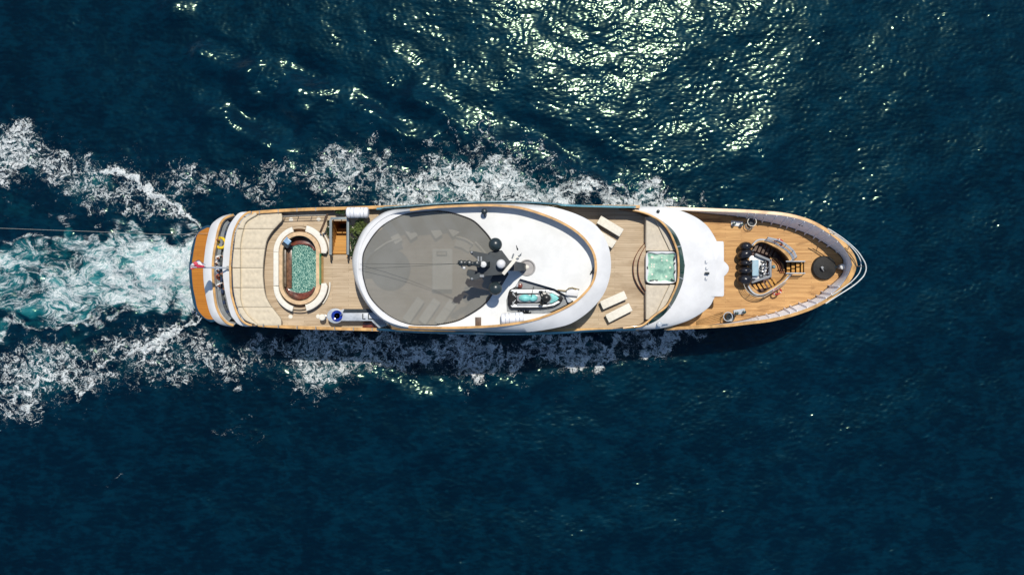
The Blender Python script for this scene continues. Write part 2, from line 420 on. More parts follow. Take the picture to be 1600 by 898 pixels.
# --- propeller wash
aer = np.zeros_like(PX)
aer = np.maximum(aer, band([-80, 0, 60, 120, 180, 240, 290, 330], [352, 358, 362, 362, 362, 362, 366, 372], [506, 508, 506, 500, 500, 494, 492, 488], [.8, .85, .85, .88, .95, 1, 1, 1], 16))
aer = np.maximum(aer, 0.35*band([-80, 0, 160, 300, 340], [290, 290, 270, 320, 350], [620, 600, 560, 520, 500], .9, 22))
aer = np.maximum(aer, 0.32*band([340, 500, 700, 1000, 1120], [268, 250, 262, 290, 325], [600, 600, 600, 560, 530], .9, 14))
wash = band([-80, 0, 60, 120, 180, 240, 290, 330], [372, 372, 374, 372, 370, 368, 370, 374], [492, 494, 492, 490, 490, 488, 488, 486], [.42, .46, .48, .56, .70, .86, .95, .95], 14)
wash = np.maximum(wash, seg([(300, 380), (230, 372), (150, 366), (60, 360), (0, 358)], 8, .5))
wash = np.maximum(wash, seg([(300, 478), (250, 486), (180, 490), (110, 500), (50, 506), (0, 500)], 9, .5))
wash = np.maximum(wash, seg([(0, 395), (30, 430), (60, 440), (120, 425)], 10, .55))
def blur(a, sig):
    kx_ = np.fft.fftfreq(NX, DX)*2*np.pi; ky_ = np.fft.rfftfreq(NX, DX)
    g_ = np.exp(-0.5*(sig**2)*(np.fft.fftfreq(NY, DX)[:, None]**2 + np.fft.fftfreq(NX, DX)[None, :]**2)*(2*np.pi)**2)
    return np.fft.ifft2(np.fft.fft2(a)*g_).real
soft = blur(foam, 1.3); wide = blur(foam, 2.6)
aer = np.maximum(aer, np.clip(0.62*soft + 0.25*wide, 0, .55))
foam = np.maximum(foam*0.96, np.maximum(0.95*soft, 0.85*wide))
# --- ship waves: crests peeling away from the hull
def ridge(pts, w, hh):
    return seg(pts, w*1.3, hh*1.05, PX + 1.6*wx1, PY + 1.6*wy1)*np.clip(1 + .25*wx1, .3, 1.7)
hgt += ridge([(960, 300), (880, 262), (800, 226), (720, 190), (640, 165)], 20, .46)
hgt -= ridge([(960, 276), (880, 238), (800, 204), (720, 172)], 20, .34)
hgt += ridge([(670, 222), (600, 192), (530, 160), (460, 130), (400, 112)], 18, .44)
hgt -= ridge([(670, 200), (600, 168), (530, 138), (460, 106)], 18, .34)
hgt += ridge([(480, 180), (430, 148), (370, 112), (320, 85)], 17, .36)
hgt += ridge([(440, 235), (390, 215), (330, 180)], 14, .3)
hgt -= ridge([(430, 120), (370, 84), (320, 58)], 18, .26)
hgt += ridge([(360, 60), (320, 40), (280, 20)], 20, .25)
hgt -= ridge([(450, 205), (400, 182), (340, 150)], 15, .26)
hgt += ridge([(560, 590), (640, 606), (720, 614), (800, 600), (870, 582)], 17, .24)
hgt -= ridge([(560, 560), (640, 572), (760, 566), (860, 545)], 18, .2)
hgt += foam*0.10*np.clip(wx2*0.5+0.8, 0, 2) + wash*0.16*(wx2*0.4+wx1*0.5)
# fade the waves to flat at the rim of the detailed sheet, where the open sea sheet carries on
ed = np.minimum(np.minimum(XX-xs[0], xs[-1]-XX), np.minimum(YY-ys[0], ys[-1]-YY)); fd = np.clip(ed/2.5, 0, 1); fd = fd*fd*(3-2*fd)
hgt = hgt*fd

def grid_mesh(name, X, Y, Z, attrs):
    ny, nx = X.shape; me = bpy.data.meshes.new(name)
    n = nx*ny; idx = np.arange(n).reshape(ny, nx)
    q = np.stack([idx[:-1, :-1], idx[:-1, 1:], idx[1:, 1:], idx[1:, :-1]], -1).reshape(-1, 4)
    me.vertices.add(n); me.vertices.foreach_set('co', np.stack([X, Y, Z], -1).reshape(-1).astype(np.float32))
    me.loops.add(q.size); me.loops.foreach_set('vertex_index', q.reshape(-1).astype(np.int32))
    me.polygons.add(len(q)); me.polygons.foreach_set('loop_start', (np.arange(len(q))*4).astype(np.int32))
    me.update(calc_edges=True); me.shade_smooth()
    for an, av in attrs.items():
        a = me.attributes.new(an, 'FLOAT', 'POINT'); a.data.foreach_set('value', av.reshape(-1).astype(np.float32))
    return me

def sea_mat():
    k = N('sea_water')
    v = k.coord()
    def attr(n): a = k.n('ShaderNodeAttribute'); a.attribute_name = n; return a.outputs['Fac']
    fo, ae, wa = attr('foam'), attr('aer'), attr('wash')
    # deep water colour with large soft patches
    big = k.noise(v, 0.055, 4, 0.5); mid = k.noise(v, 0.45, 5, 0.6, 0.5)
    mp = k.n('ShaderNodeMapping'); k.l(v, mp.inputs[0]); mp.inputs['Scale'].default_value = (0.55, 1.25, 1); mp.inputs['Rotation'].default_value = (0, 0, R(-10))
    rip = k.noise(mp.outputs[0], 2.1, 4, 0.62, 0.3)
    base = k.mix(k.mr(big, 0.35, 0.68), (0.0001, 0.0070, 0.0185), (0.0002, 0.0105, 0.0265))
    wave_shade = k.math('ADD', k.math('MULTIPLY', mid, 0.5), k.math('MULTIPLY', rip, 0.5))
    base = k.mix(k.mr(wave_shade, 0.43, 0.62), k.mix(0.5, base, (0.0001, 0.0025, 0.0075)), k.mix(0.6, base, (0.0003, 0.0165, 0.032)))  # light and dark of the ripples painted into the base colour by noise
    # aerated turquoise water and churned wash, streaked along the track
    sx_ = k.n('ShaderNodeMapping'); k.l(v, sx_.inputs[0]); sx_.inputs['Scale'].default_value = (0.62, 1.0, 1)
    vx = sx_.outputs[0]
    wv = k.n('ShaderNodeVectorMath', operation='MULTIPLY_ADD'); k.l(k.noise(vx, 0.42, 3, 0.5, color=True), wv.inputs[0]); wv.inputs[1].default_value = (3.4, 3.0, 0); k.l(vx, wv.inputs[2])
    def ridge(vec, sc, det, mul, dist=0.0, rough=0.6):
        n_ = k.noise(vec, sc, det, rough, dist)
        return k.math('SUBTRACT', 1.0, k.math('MULTIPLY', k.math('ABSOLUTE', k.math('SUBTRACT', n_, 0.5)), mul), clamp=True)
    cl = k.noise(wv.outputs[0], 0.42, 6, 0.68, 0.3)
    cl2 = k.noise(wv.outputs[0], 1.1, 5, 0.72, 0.5)
    am = k.math('MULTIPLY', k.mr(k.math('ADD', cl, k.math('MULTIPLY', ae, 0.30)), 0.56, 0.92), k.mr(ae, 0.12, 0.7))
    col = k.mix(am, base, (0.006, 0.115, 0.130))
    milk = k.math('ADD', k.math('MULTIPLY', cl, 0.62), k.math('MULTIPLY', cl2, 0.38))
    am2 = k.math('MULTIPLY', k.mr(k.math('ADD', milk, k.math('MULTIPLY', wa, 0.30)), 0.63, 0.90), k.mr(wa, 0.08, 0.5))
    col = k.mix(k.math('MULTIPLY', am2, 0.9), col, (0.15, 0.41, 0.39))
    ws = k.math('ADD', k.math('MULTIPLY', ridge(wv.outputs[0], 0.75, 5, 7.5, 0.4, 0.70), 0.45), k.math('MULTIPLY', ridge(wv.outputs[0], 2.1, 4, 6.0, 0.2, 0.72), 0.35))
    ws = k.math('ADD', ws, k.math('MULTIPLY', k.math('SUBTRACT', milk, 0.5), 1.9))
    ws = k.math('ADD', ws, k.math('MULTIPLY', k.math('SUBTRACT', k.noise(wv.outputs[0], 5.5, 3, 0.72), 0.5), 0.7))
    ws = k.mr(k.math('ADD', ws, k.math('MULTIPLY', k.math('SUBTRACT', wa, 1.0), 0.62)), 0.04, 0.60)
    ws = k.math('MULTIPLY', ws, k.mr(wa, 0.08, 0.42))
    # lacy foam: several warped ridge networks opened by the foam field, soft-edged
    w2 = k.n('ShaderNodeVectorMath', operation='MULTIPLY_ADD'); k.l(k.noise(v, 0.9, 4, 0.62, color=True), w2.inputs[0]); w2.inputs[1].default_value = (2.1, 1.6, 0); k.l(v, w2.inputs[2])
    W2 = w2.outputs[0]
    fine = k.noise(W2, 7.0, 3, 0.75, 0.6); fb2 = k.noise(v, 0.30, 4, 0.6)
    f = k.math('ADD', k.math('MULTIPLY', ridge(W2, 1.15, 5, 10.5, 0.4), 0.40), k.math('MULTIPLY', ridge(W2, 2.6, 4, 9.5, 0.3), 0.35))
    f = k.math('ADD', f, k.math('MULTIPLY', ridge(W2, 5.6, 3, 6.5, 0.3), 0.22))
    f = k.math('ADD', f, k.math('MULTIPLY', k.math('SUBTRACT', fine, 0.5), 0.42))
    f = k.math('ADD', f, k.math('MULTIPLY', k.math('SUBTRACT', fb2, 0.5), 0.55))
    T = k.math('SUBTRACT', 1.15, k.math('MULTIPLY', fo, 0.98))
    fm = k.mr(k.math('SUBTRACT', f, T), -0.08, 0.36)
    fm = k.math('MULTIPLY', fm, k.mr(fo, 0.10, 0.36))
    # spray droplets round the foam
    sp = k.n('ShaderNodeTexVoronoi'); k.l(W2, sp.inputs['Vector']); sp.inputs['Scale'].default_value = 4.6
    dots = k.mr(sp.outputs['Distance'], 0.10, 0.24, 1.0, 0.0)
    dots = k.math('MULTIPLY', dots, k.mr(k.math('ADD', k.noise(v, 0.9, 4, 0.6), k.math('MULTIPLY', fo, 0.35)), 0.60, 0.74))
    dots = k.math('MULTIPLY', dots, k.mr(fo, 0.06, 0.25))
    fm = k.math('MAXIMUM', fm, k.math('MULTIPLY', dots, 0.6))
    fall = k.math('MAXIMUM', fm, k.math('MULTIPLY', ws, 0.92))
    fcol = k.mix(k.mr(fine, 0.36, 0.62), (0.34, 0.40, 0.41), (0.76, 0.76, 0.73))
    col = k.mix(k.math('MULTIPLY', fall, 0.95), col, fcol)
    b = k.b; k.l(col, b.inputs['Base Color'])
    b.inputs['IOR'].default_value = 1.333; b.inputs['Specular Tint'].default_value = (0.66, 0.92, 0.62, 1); b.inputs['Specular IOR Level'].default_value = 0.32; b.subsurface_method = 'BURLEY'
    k.l(k.mr(fall, 0, 1, 0.145, 0.7), b.inputs['Roughness'])
    k.l(k.math('MULTIPLY', k.math('SUBTRACT', 1.0, fall), 0.75), b.inputs['Subsurface Weight'])
    b.inputs['Subsurface Radius'].default_value = (1.0, 1.6, 2.0); b.inputs['Subsurface Scale'].default_value = 1.6
    hb = k.math('ADD', k.math('MULTIPLY', k.noise(mp.outputs[0], 3.2, 1, 0.5), 0.5), k.math('MULTIPLY', fall, 0.5))
    bn = k.bump(hb, 0.5, 0.10); k.l(bn, b.inputs['Normal'])
    # unresolved capillary waves spread part of the glitter
    b2 = k.n('ShaderNodeBsdfGlossy'); b2.inputs['Roughness'].default_value = 0.46; b2.inputs['Color'].default_value = (0.005, 0.53, 0.76, 1); k.l(bn, b2.inputs['Normal'])
    mx = k.n('ShaderNodeMixShader')
    k.l(k.math('MULTIPLY', k.math('SUBTRACT', 1.0, fall), 0.0062), mx.inputs[0])
    k.l(b.outputs[0], mx.inputs[1]); k.l(b2.outputs[0], mx.inputs[2]); k.l(mx.outputs[0], k.out.inputs[0])
    return k.m
M['sea'] = sea_mat()
sea = bpy.data.objects.new('sea', grid_mesh('sea', XX, YY, hgt, {'foam': foam, 'aer': aer, 'wash': wash})); C.objects.link(sea)
sea.data.materials.append(M['sea']); tag(sea, kind='structure')
# open sea out to the horizon (eight flat sheets round the detailed one, welded)
ox = [-9000, -800, xs[0], xs[-1], 800, 9000]; oy = [-9000, -800, ys[0], ys[-1], 800, 9000]; m = MB()
for i in range(5):
    for j in range(5):
        if i == 2 and j == 2: continue
        m.add([(ox[i], oy[j], 0), (ox[i+1], oy[j], 0), (ox[i+1], oy[j+1], 0), (ox[i], oy[j+1], 0)], [(0, 1, 2, 3)])
far = m.build('open_sea', M['sea'], flat=True); tag(far, kind='structure')
#YACHT
# ------------------------------------------------------------------ the yacht
ZU, ZB = 6.2, 4.4            # upper deck and foredeck heights
yacht = thing('motor_yacht', 'long white and teak motor yacht under way with dark mast and oval roof', 'yacht', W(820, 419, 0))
Y = yacht
def part(name, mb, mat, parent=Y, **kw): return mb.build(name, mat, parent, **kw)

# outlines traced at their real heights
bow_top = [(1038,322.9),(1060,323.6),(1107,325.2),(1165,327.5),(1200,329.9),(1223.7,332.2),(1247,337),(1270.4,345),(1293.8,358),(1312.5,370.8),(1327,386),(1336,400),(1339.8,414)]
bow_bot = [(1038,515.5),(1060,514.8),(1130,511),(1165,507.2),(1200,503),(1228,497),(1250,490.5),(1270,483),(1288,474),(1303,464.5),(1320,449),(1333,432),(1339.8,414)]
def zr(px): return float(np.interp(px, [1045, 1200, 1340], [5.9, 6.0, 6.35]))
bowT = [W(x, y, zr(x)) for x, y in smooth(bow_top, 60)]
bowB = [W(x, y, zr(x)) for x, y in smooth(bow_bot, 60)]
bow_loop = bowT[:-1] + bowB[::-1]                      # top aft -> bow tip -> bottom aft
in_top = [(1050,327.2),(1083,331),(1117,334.5),(1151,338),(1188.6,345),(1221,352),(1247,360),(1275,372),(1302,389.5),(1315.5,402.5),(1320.5,416.4)]
in_bot = [(1050,512.2),(1099.7,508.7),(1153.5,501.7),(1181.6,494.9),(1209.6,488.9),(1236.5,478.8),(1263.4,470),(1278.6,462),(1289.5,452.6),(1303.7,441),(1315,429),(1320.5,416.4)]
inT = [W(x, y, ZB) for x, y in smooth(in_top, 60)]; inB = [W(x, y, ZB) for x, y in smooth(in_bot, 60)]
in_loop = inT[:-1] + inB[::-1]
def inward(P, d):
    A_ = offset_open(P, d)
    return A_ if (A_[20].y < P[20].y) else offset_open(P, -d)
bl_in = inward(bow_loop, .24)
for i, (a_, b_) in enumerate(zip(bl_in, in_loop)):       # the deck edge never runs outside the rail above it
    if b_.x > bl_in[59].x - .05: b_.x = bl_in[59].x - .05

# upper deck rail line: from the foredeck junction aft along the top side, round the stern, back along the bottom side
up_top = [(1052,322.9),(1000,322.3),(940,321.9),(880,321.6),(800,320.5),(700,320.8),(600,322.2),(560,323.4),(473.5,326),(419.7,329),(396.4,331),(386.6,332.7),(378,339.4),(370.6,350.4),(365.1,365),(361.5,389.6),(359.6,414)]
up_bot = [(359.6,417.3),(360.8,452.9),(364.5,471),(370.6,489.6),(378,500.6),(386.6,506.2),(402.5,509),(420,510.5),(473,513.2),(560,515.6),(600,516.3),(700,517),(800,517),(880,516.8),(940,516.3),(1000,515.6),(1052,515)]
UR = [W(x, y, 7.0) for x, y in smooth(up_top + up_bot, 260)]
U = [(p.x, p.y) for p in UR]

cy_w = 1.42
# hull shell: whole deck-edge loop and two rings below it
sG2 = [(365.7,335),(353.5,339.4),(346,346.8),(341,359),(337,378.6),(334,395.7),(332.4,414),(332.7,434.5),(335,461.5),(338.8,481),(346,495.7),(356,505.5),(365.7,509)]
sG1 = [(359,334.5),(346,338.5),(332.7,348),(327,359),(321.6,383.5),(318.6,408),(317.4,422),(319,446.7),(324,475),(330,493),(338.8,503.5),(351,508.5),(362,510.5)]
G2 = [W(x, y, 4.45) for x, y in smooth(sG2, 80)]; G1 = [W(x, y, 3.85) for x, y in smooth(sG1, 80)]
def along(P, n): return [Vector(q) for q in resample([tuple(p) for p in P], n)]
topU = [p for p in UR if p.y > 1.45 and p.x > G2[0].x + 1.0]; botU = [p for p in UR if p.y <= 1.45 and p.x > G2[-1].x + 1.0]
shell_top = []
for p in along([Vector((q.x, q.y, 0)) for q in [G2[0]] + topU[::-1]] , 120): shell_top.append(p)
shell_bot = []
for p in along([Vector((q.x, q.y, 0)) for q in [G2[-1]] + botU], 120): shell_bot.append(p)
def sheer(x): return float(np.interp(x, [G2[0].x, G2[0].x+1.6, W(1000,0,6).x, W(1060,0,6).x], [4.45, 6.1, 6.1, 5.9]))
ring = [Vector((p.x, p.y, sheer(p.x))) for p in shell_top] + bowT[2:-1] + bowB[:1:-1] + [Vector((p.x, p.y, sheer(p.x))) for p in shell_bot[::-1]]
cy = 1.42
xb = bowT[-1].x; xa = G2[0].x
def lower(p, z, t):
    u = (p.x - xa)/(xb - xa); k = 1 - t*float(np.interp(u, [0, .55, .8, .95, 1], [.05, .06, .22, .55, .85]))
    return Vector((p.x - t*4.2*float(np.interp(u, [.6, 1], [0, 1]))**2, cy + (p.y-cy)*k, z))
n1 = len(shell_top); nT = len(bowT[2:-1]); nB = len(bowB[:1:-1])
kn = [p.lerp(Vector((q.x, q.y, 4.2)), .80) for p, q in zip(bowT[2:-1], inT[2:-1])] + [p.lerp(Vector((q.x, q.y, 4.2)), .80) for p, q in zip(bowB[:1:-1], inB[:1:-1])]
kn = [Vector((p.x, p.y, 4.2)) for p in kn]
kn = [Vector((p.x, p.y, 4.2)) for p in inward(kn, -.10)] if False else [p + (p - Vector((W(1100,0,4.2).x, cy_w, 4.2))).normalized()*.10 for p in kn]
kring = [Vector((p.x, p.y*0.985 + cy*0.015, min(p.z-.1, 4.2))) for p in ring[:n1]] + kn + [Vector((p.x, p.y*0.985 + cy*0.015, min(p.z-.1, 4.2))) for p in ring[n1+nT+nB:]]
m = MB(); m.loft([ring, kring, [lower(p, 3.0, 0.30) for p in kring]], closed=False)
part('hull', m, M['pblue'])
m = MB(); m.loft([[lower(p, 3.0, 0.30) for p in kring], [lower(p, 1.4, 0.65) for p in kring], [lower(p, -1.2, .9) for p in kring]], closed=False)
m.loft([[Vector((p.x, p.y, 3.84)) for p in G1], [Vector((p.x+0.15, cy+(p.y-cy)*.97, -1.2)) for p in G1]], closed=False)
part('lower_hull', m, M['navy'])

# swimming platform
plat = [(325,351.5),(315.5,355),(306,366),(299.5,384),(296.5,402),(294.9,418),(295.4,436),(298.4,459),(303,478.6),(313,493.5),(329,503.5),(345,500),(345,356)]
P0 = [W(x, y, 0.95) for x, y in plat[:-2]]; P0 = [Vector(q) for q in smooth([tuple(p) for p in P0], 60)] + [W(350, 500, .95), W(350, 356, .95)]
m = MB(); m.prism(P0, -0.6, 0.95, 0.06); pl = part('swim_platform', m, M['navy'])
pt = [(324,355.5),(313.5,361),(308,367.6),(303.3,388.4),(300.4,408),(299.6,422),(301.4,446.7),(305,465),(309.4,483.5),(320.4,496.5),(330,499)]
P1 = [Vector(q) for q in smooth([tuple(W(x, y, .98)) for x, y in pt], 50)] + [W(348, 499, .98), W(348, 357, .98)]
m = MB(); m.prism(P1, 0.9, 0.985, 0.0); part('teak_planking', m, M['teak_plat'], pl)
for (x, y) in ((307.5,370),(304,486.5),(309,489.5),(300.5,395),(298.7,448)):
    m = MB(); c = W(x-1.5, y, 1.0); m.box(c + Vector((0, 0, .08)), (.08, .22, .07), bev=.02); m.tube([c, c + Vector((0, 0, .08))], .03, 6); part('mooring_cleat', m, M['steel'], pl)

# transom slope, cockpit and its teak rail
m = MB()
mid = [a.lerp(b, 0.5) + Vector((0, 0, 0.10)) for a, b in zip(G1, G2)]
m.loft([G1, mid, G2, [p + Vector((0, 0, -0.02)) for p in offset_open(G2, 0.14)], [Vector((p.x, p.y, 3.35)) for p in offset_open(G2, 0.16)]], closed=False)
part('transom', m, M['white'])
m = MB(); m.tube([p + Vector((0, 0, .10)) for p in offset_open(G2, 0.05)], 0.10, 8, flat=.55); part('stern_rail', m, M['varnish'])
fl = offset_open(G2, 0.10)
m = MB(); m.cap([Vector((p.x, p.y, 3.35)) for p in fl] + [W(420, 508, 3.35), W(420, 333, 3.35)], 3.35); part('cockpit_deck', m, M['teak_aft'])
sofa = thing('cockpit_sofa', 'grey curved sofa lining the stern cockpit rail', 'sofa', (G2[40].x+0.4, cy, 3.35))
so1, so2, so3 = offset_open(G2[6:-5], 0.20), offset_open(G2[6:-5], 0.45), offset_open(G2[6:-5], 1.15)
zz = lambda P, z: [Vector((p.x, p.y, z)) for p in P]
m = MB(); m.loft([zz(so2, 3.36), zz(so2, 3.80), zz(so3, 3.80), zz(so3, 3.36)], closed=False); m.build('seat', M['sofagrey'], sofa)
m = MB(); m.loft([zz(so1, 3.36), zz(so1, 4.25), zz(so2, 4.2), zz(so2, 3.7)], closed=False); m.build('backrest', M['sofagrey'], sofa)
pc = offset_open(along([Vector((p.x, p.y, 0)) for p in G2[8:-6]], 27), 0.52)
for i, p in enumerate(pc):
    yy = 449 - p.y*S(4.1)
    if i in (7, 8, 9, 13, 14, 16, 17, 19): continue
    t = (pc[min(i+1, 26)] - pc[max(i-1, 0)]); a = math.atan2(t.y, t.x)
    o = thing('scatter_cushion', 'dark charcoal scatter cushion leaning on the grey stern sofa', 'cushion', (p.x, p.y, 3.82), a, 'scatter cushions on the stern sofa')
    mm = MB(); mm.ell((0, 0, .22), (.24, .13, .22), Matrix.Rotation(R(-14), 4, 'X'), 14); mm.build('cover', M['dgrey'] if i % 3 else M['navyc'], o, local=True)
bpy.context.view_layer.update()

# upper deck overhang at the stern: white moulding, gutter, teak rail
ov = [(384,330.6),(373,333),(364.5,342),(358.4,351.6),(353.5,365),(349.8,386),(347.4,414),(347.4,422),(349.8,446.7),(353.5,465),(359.6,489.6),(365.7,499.4),(373,506.8),(384,510)]
OV = [W(x, y, 6.05) for x, y in smooth(ov, 90)]
ur_st = [Vector(q) for q in smooth([tuple(W(x, y, 7.0)) for x, y in [(392,331.6)] + up_top[-6:] + up_bot[:6] + [(394,508)]], 90)]
g_in = [Vector((p.x, p.y, 6.2)) for p in offset_open(ur_st, 0.0)]
gut = [a.lerp(b, .72) for a, b in zip(OV, g_in)]
m = MB(); m.loft([[p + Vector((.3, 0, -.45)) for p in OV], [p + Vector((0, 0, -.05)) for p in OV], [p + Vector((.03, 0, .04)) for p in OV], [Vector((p.x, p.y, 6.34)) for p in gut]], closed=False); part('deck_overhang', m, M['white'])
m = MB(); m.loft([[Vector((p.x, p.y, 6.335)) for p in gut], [Vector((p.x+.03, p.y, 6.22)) for p in gut], g_in], closed=False); part('deck_gutter', m, M['lgrey'])
m = MB()
m.cap([Vector((p.x, p.y, 6.0)) for p in OV] + [W(450, 509, 6), W(450, 331, 6)], 6.0); part('cockpit_ceiling', m, M['white'])

# upper deck with openings for the pool and the stairwell
ZP = 6.9                                          # pool coaming top
def stadium(cx, cy_, r, y0, y1, z, n=26):
    P = [(cx + r*math.cos(a), y0 - r*math.sin(a)) for a in np.linspace(0, math.pi, n)] + [(cx + r*math.cos(a), y1 - r*math.sin(a)) for a in np.linspace(math.pi, 2*math.pi, n)]
    return [W(x, y, z) for x, y in P]
pool_hole = stadium(468, 0, 27.5, 394, 444, ZU)
st_hole = TB((520,345),(541.5,345),(541.5,398),(520,398), z=ZU)
front = [(1004,508),(1022.5,493),(1041,478.6),(1050.7,461.5),(1059,440.6),(1060.5,416),(1059,395.8),(1055.6,383.5),(1047,364),(1034.8,348),(1017.6,337),(1000,331)]
FR = [W(x, y, 7.5) for x, y in front]
cutx = W(1003, 0, ZU).x
Uin = inset([(p[0], p[1]) for p in U], 0.05)
deck_loop = [Vector((p[0], p[1], ZU)) for p in U if p[0] < cutx] + [Vector((p.x, p.y, ZU)) for p in FR]
m = MB(); m.cap(deck_loop, ZU, [pool_hole, st_hole]); part('upper_deck', m, M['teak_aft'])
# bulwark and its teak capping
bl = [p for p in UR if p.x < W(1000, 0, 7).x and p.x > W(392, 0, 7).x]
def side(P, sgn): return [p for p in P if (p.y > 1.4) == (sgn > 0)]
for sgn in (1, -1):
    B = side(bl, sgn)
    def bz(x): return float(np.interp(x, [W(470,0,7).x, W(600,0,7).x, W(900,0,7).x, W(1000,0,7).x], [6.86, 6.9, 7.15, 7.15])) if sgn > 0 else 6.62
    A1 = [Vector((p.x, p.y, 6.0)) for p in B]; A2 = [Vector((p.x, p.y, bz(p.x))) for p in B]
    q = [Vector((p.x, p.y - sgn*0.12, p.z)) for p in A2]; q0 = [Vector((p.x, p.y, ZU)) for p in q]
    mm = MB(); mm.loft([A1, A2, q, q0], closed=False); part('bulwark', mm, M['white' if sgn < 0 else 'brown'])
    mm = MB()
    cp = [Vector((p.x, p.y - sgn*0.06, bz(p.x) + .06)) for p in B]
    wdt = 0.115
    mm.loft([[p + Vector((0, -wdt, 0)) for p in cp], [p + Vector((0, -wdt, .04)) for p in cp], [p + Vector((0, wdt, .04)) for p in cp], [p + Vector((0, wdt, 0)) for p in cp]], closed=False)
    part('capping_rail', mm, M['varnish'])
# rail round the stern with its posts
m = MB(); m.tube(ur_st, 0.085, 8, flat=.6); part('stern_handrail', m, M['varnish'])
m = MB(); m.tube([Vector((p.x-.12, p.y, 6.62)) for p in ur_st], 0.022, 6); part('guard_wire', m, M['steel2'])
for p in along(ur_st, 15):
    mm = MB(); mm.tube([(p.x, p.y, 6.2), (p.x, p.y, 6.98)], 0.03, 6); mm.box((p.x-.08, p.y, 6.66), (.22, .04, .04)); part('rail_post', mm, M['steel2'])
for sgn, y0 in ((1, 0), (-1, 0)):
    B = side(bl, sgn)
    for px in range(408, 620, 29):
        x = W(px, 0, 7).x; p = min(B, key=lambda q: abs(q.x - x))
        mm = MB(); mm.box((p.x, p.y - sgn*.07, 6.95), (.07, .26, .05)); part('rail_bracket', mm, M['steel2'])
# thin inner rail along the top side, carried on posts
inr = [W(x, y, 7.0) for x, y in smooth([(441,337.8),(470,336.6),(510,335.5)], 14)]
m = MB(); m.tube(inr, .028, 6); m.tube([p + Vector((0, 0, -.4)) for p in inr], .02, 6); part('inner_handrail', m, M['steel2'])
for p in inr[::4]:
    mm = MB(); mm.tube([(p.x, p.y, ZU), p], .026, 6); part('inner_rail_post', mm, M['steel2'])
m = MB(); m.tube([W(512,334,7.6), W(506,350,7.5), W(500.5,363,7.2)], .085, 8); m.tube([W(500.5,363,7.2), W(500.5,363,6.9)], .05, 6); part('slanted_tube', m, M['brown'])  # dark brown tube slanting from the top side towards the pool

# ---- swimming pool
co = stadium(468, 0, 32.2, 394, 444, ZP, 30); ci = stadium(467.6, 0, 26.2, 394.2, 443.8, ZP, 30)
m = MB(); m.loft([[Vector((p.x, p.y, ZU)) for p in co], [p + Vector((0, 0, -.05)) for p in co], [p + (q-p)*.08 for p, q in zip(co, ci)], ci, [Vector((p.x, p.y, 6.55)) for p in ci]]); pool = part('swimming_pool', m, M['varnish' ]); pool.data.materials[0] = plain('pool_coaming_teak', (.62, .42, .23), .4, var=.12, vscale=3)
m = MB(); m.loft([[Vector((p.x, p.y, 6.56)) for p in ci], [Vector((p.x, p.y, 5.2)) for p in ci]]); part('pool_wall', m, M['brown'], pool)
wl = stadium(468.5, 0, 27.5, 394, 444, 6.05, 30)
m = MB(); m.cap(wl, 6.05); part('pool_water', m, M['pool'], pool)
# seats at both ends, wet and dark red, and the step along the left wall
def crescent(yc, sgn, z):
    a = np.linspace(R(12), R(168), 24)
    o = [W(468.5 + 24.5*math.cos(t), yc - sgn*25.5*math.sin(t), z) for t in a]
    i_ = [W(469.5 + 21*math.cos(t), yc - sgn*(13.0*math.sin(t) + 1), z) for t in a[::-1]]
    return o + i_
for yc, sgn in ((396, 1), (443.5, -1)):
    m = MB(); m.prism([tuple(p) for p in crescent(yc, sgn, 6.16)], 5.6, 6.16, .05); part('pool_seat', m, M['varnish_d'], pool)
m = MB(); m.prism([tuple(p) for p in TB((447.8,388),(455.5,388),(455.5,450),(447.8,450), z=6.2)], 5.5, 6.2, .03); part('pool_step', m, plain('wet_wood', (.17,.085,.045), .25, var=.3), pool)
m = MB(); m.prism([tuple(p) for p in TB((440.5,390),(446.6,390),(446.6,448),(440.5,448), z=6.42)], 5.5, 6.42, .03); part('pool_ledge', m, plain('grey_brown_wood', (.20,.15,.10), .4, var=.3), pool)
m = MB(); m.box(W(449.2,377,7.05), (.46,.40,.16), R(-38), bev=.04); m.box(W(446.4,374.2,7.10), (.12,.44,.10), R(-38)); part('water_spout', m, plain('spout_blue_grey', (.25,.40,.55), .3), pool)
m = MB(); m.box(W(447.5,380.5,6.93), (.56,.5,.10), R(-38)); part('spout_base', m, M['mastblk'], pool)
m = MB(); m.prism([tuple(p) for p in TB((499.3,396),(500.6,396),(500.6,444),(499.3,444), z=ZP)], ZU, 6.95); part('glass_strip', m, plain('green_glass', (.05,.28,.10), .1), pool)
m = MB(); m.tube(TB((503.3,400),(503.3,443), z=6.4), .035, 6); m.tube(TB((505,400),(505,443), z=6.3), .02, 6); part('pool_edge_trim', m, M['varnish'], pool)
for (x, y) in ((454,494.5),(497,494),(455,343),(498,342.5)):
    m = MB(); m.lathe([(.16, 0), (.16, .02), (.12, .03)], W(x, y, ZU+.01), 16); part('deck_light', m, M['cream2'])
for k, r_ in enumerate((40, 44.5)):
    a = np.linspace(R(254), R(286), 12)
    o = [W(468 + r_*math.cos(t), 444 - r_*math.sin(t), ZU+.3) for t in a]; i_ = [W(468 + (r_-3.6)*math.cos(t), 444 - (r_-3.6)*math.sin(t), ZU+.3) for t in a[::-1]]
    m = MB(); m.prism([tuple(p) for p in o + i_], ZU, ZU + (.46, .24)[k], .02); part('boarding_step', m, M['teak_aft'], pool)
    o = [W(468 + r_*math.cos(-t), 394 - r_*math.sin(-t), ZU+.3) for t in a]; i_ = [W(468 + (r_-3.6)*math.cos(-t), 394 - (r_-3.6)*math.sin(-t), ZU+.3) for t in a[::-1]]
    m = MB(); m.prism([tuple(p) for p in o + i_], ZU, ZU + (.46, .24)[k], .02); part('boarding_step', m, M['teak_aft'], pool)

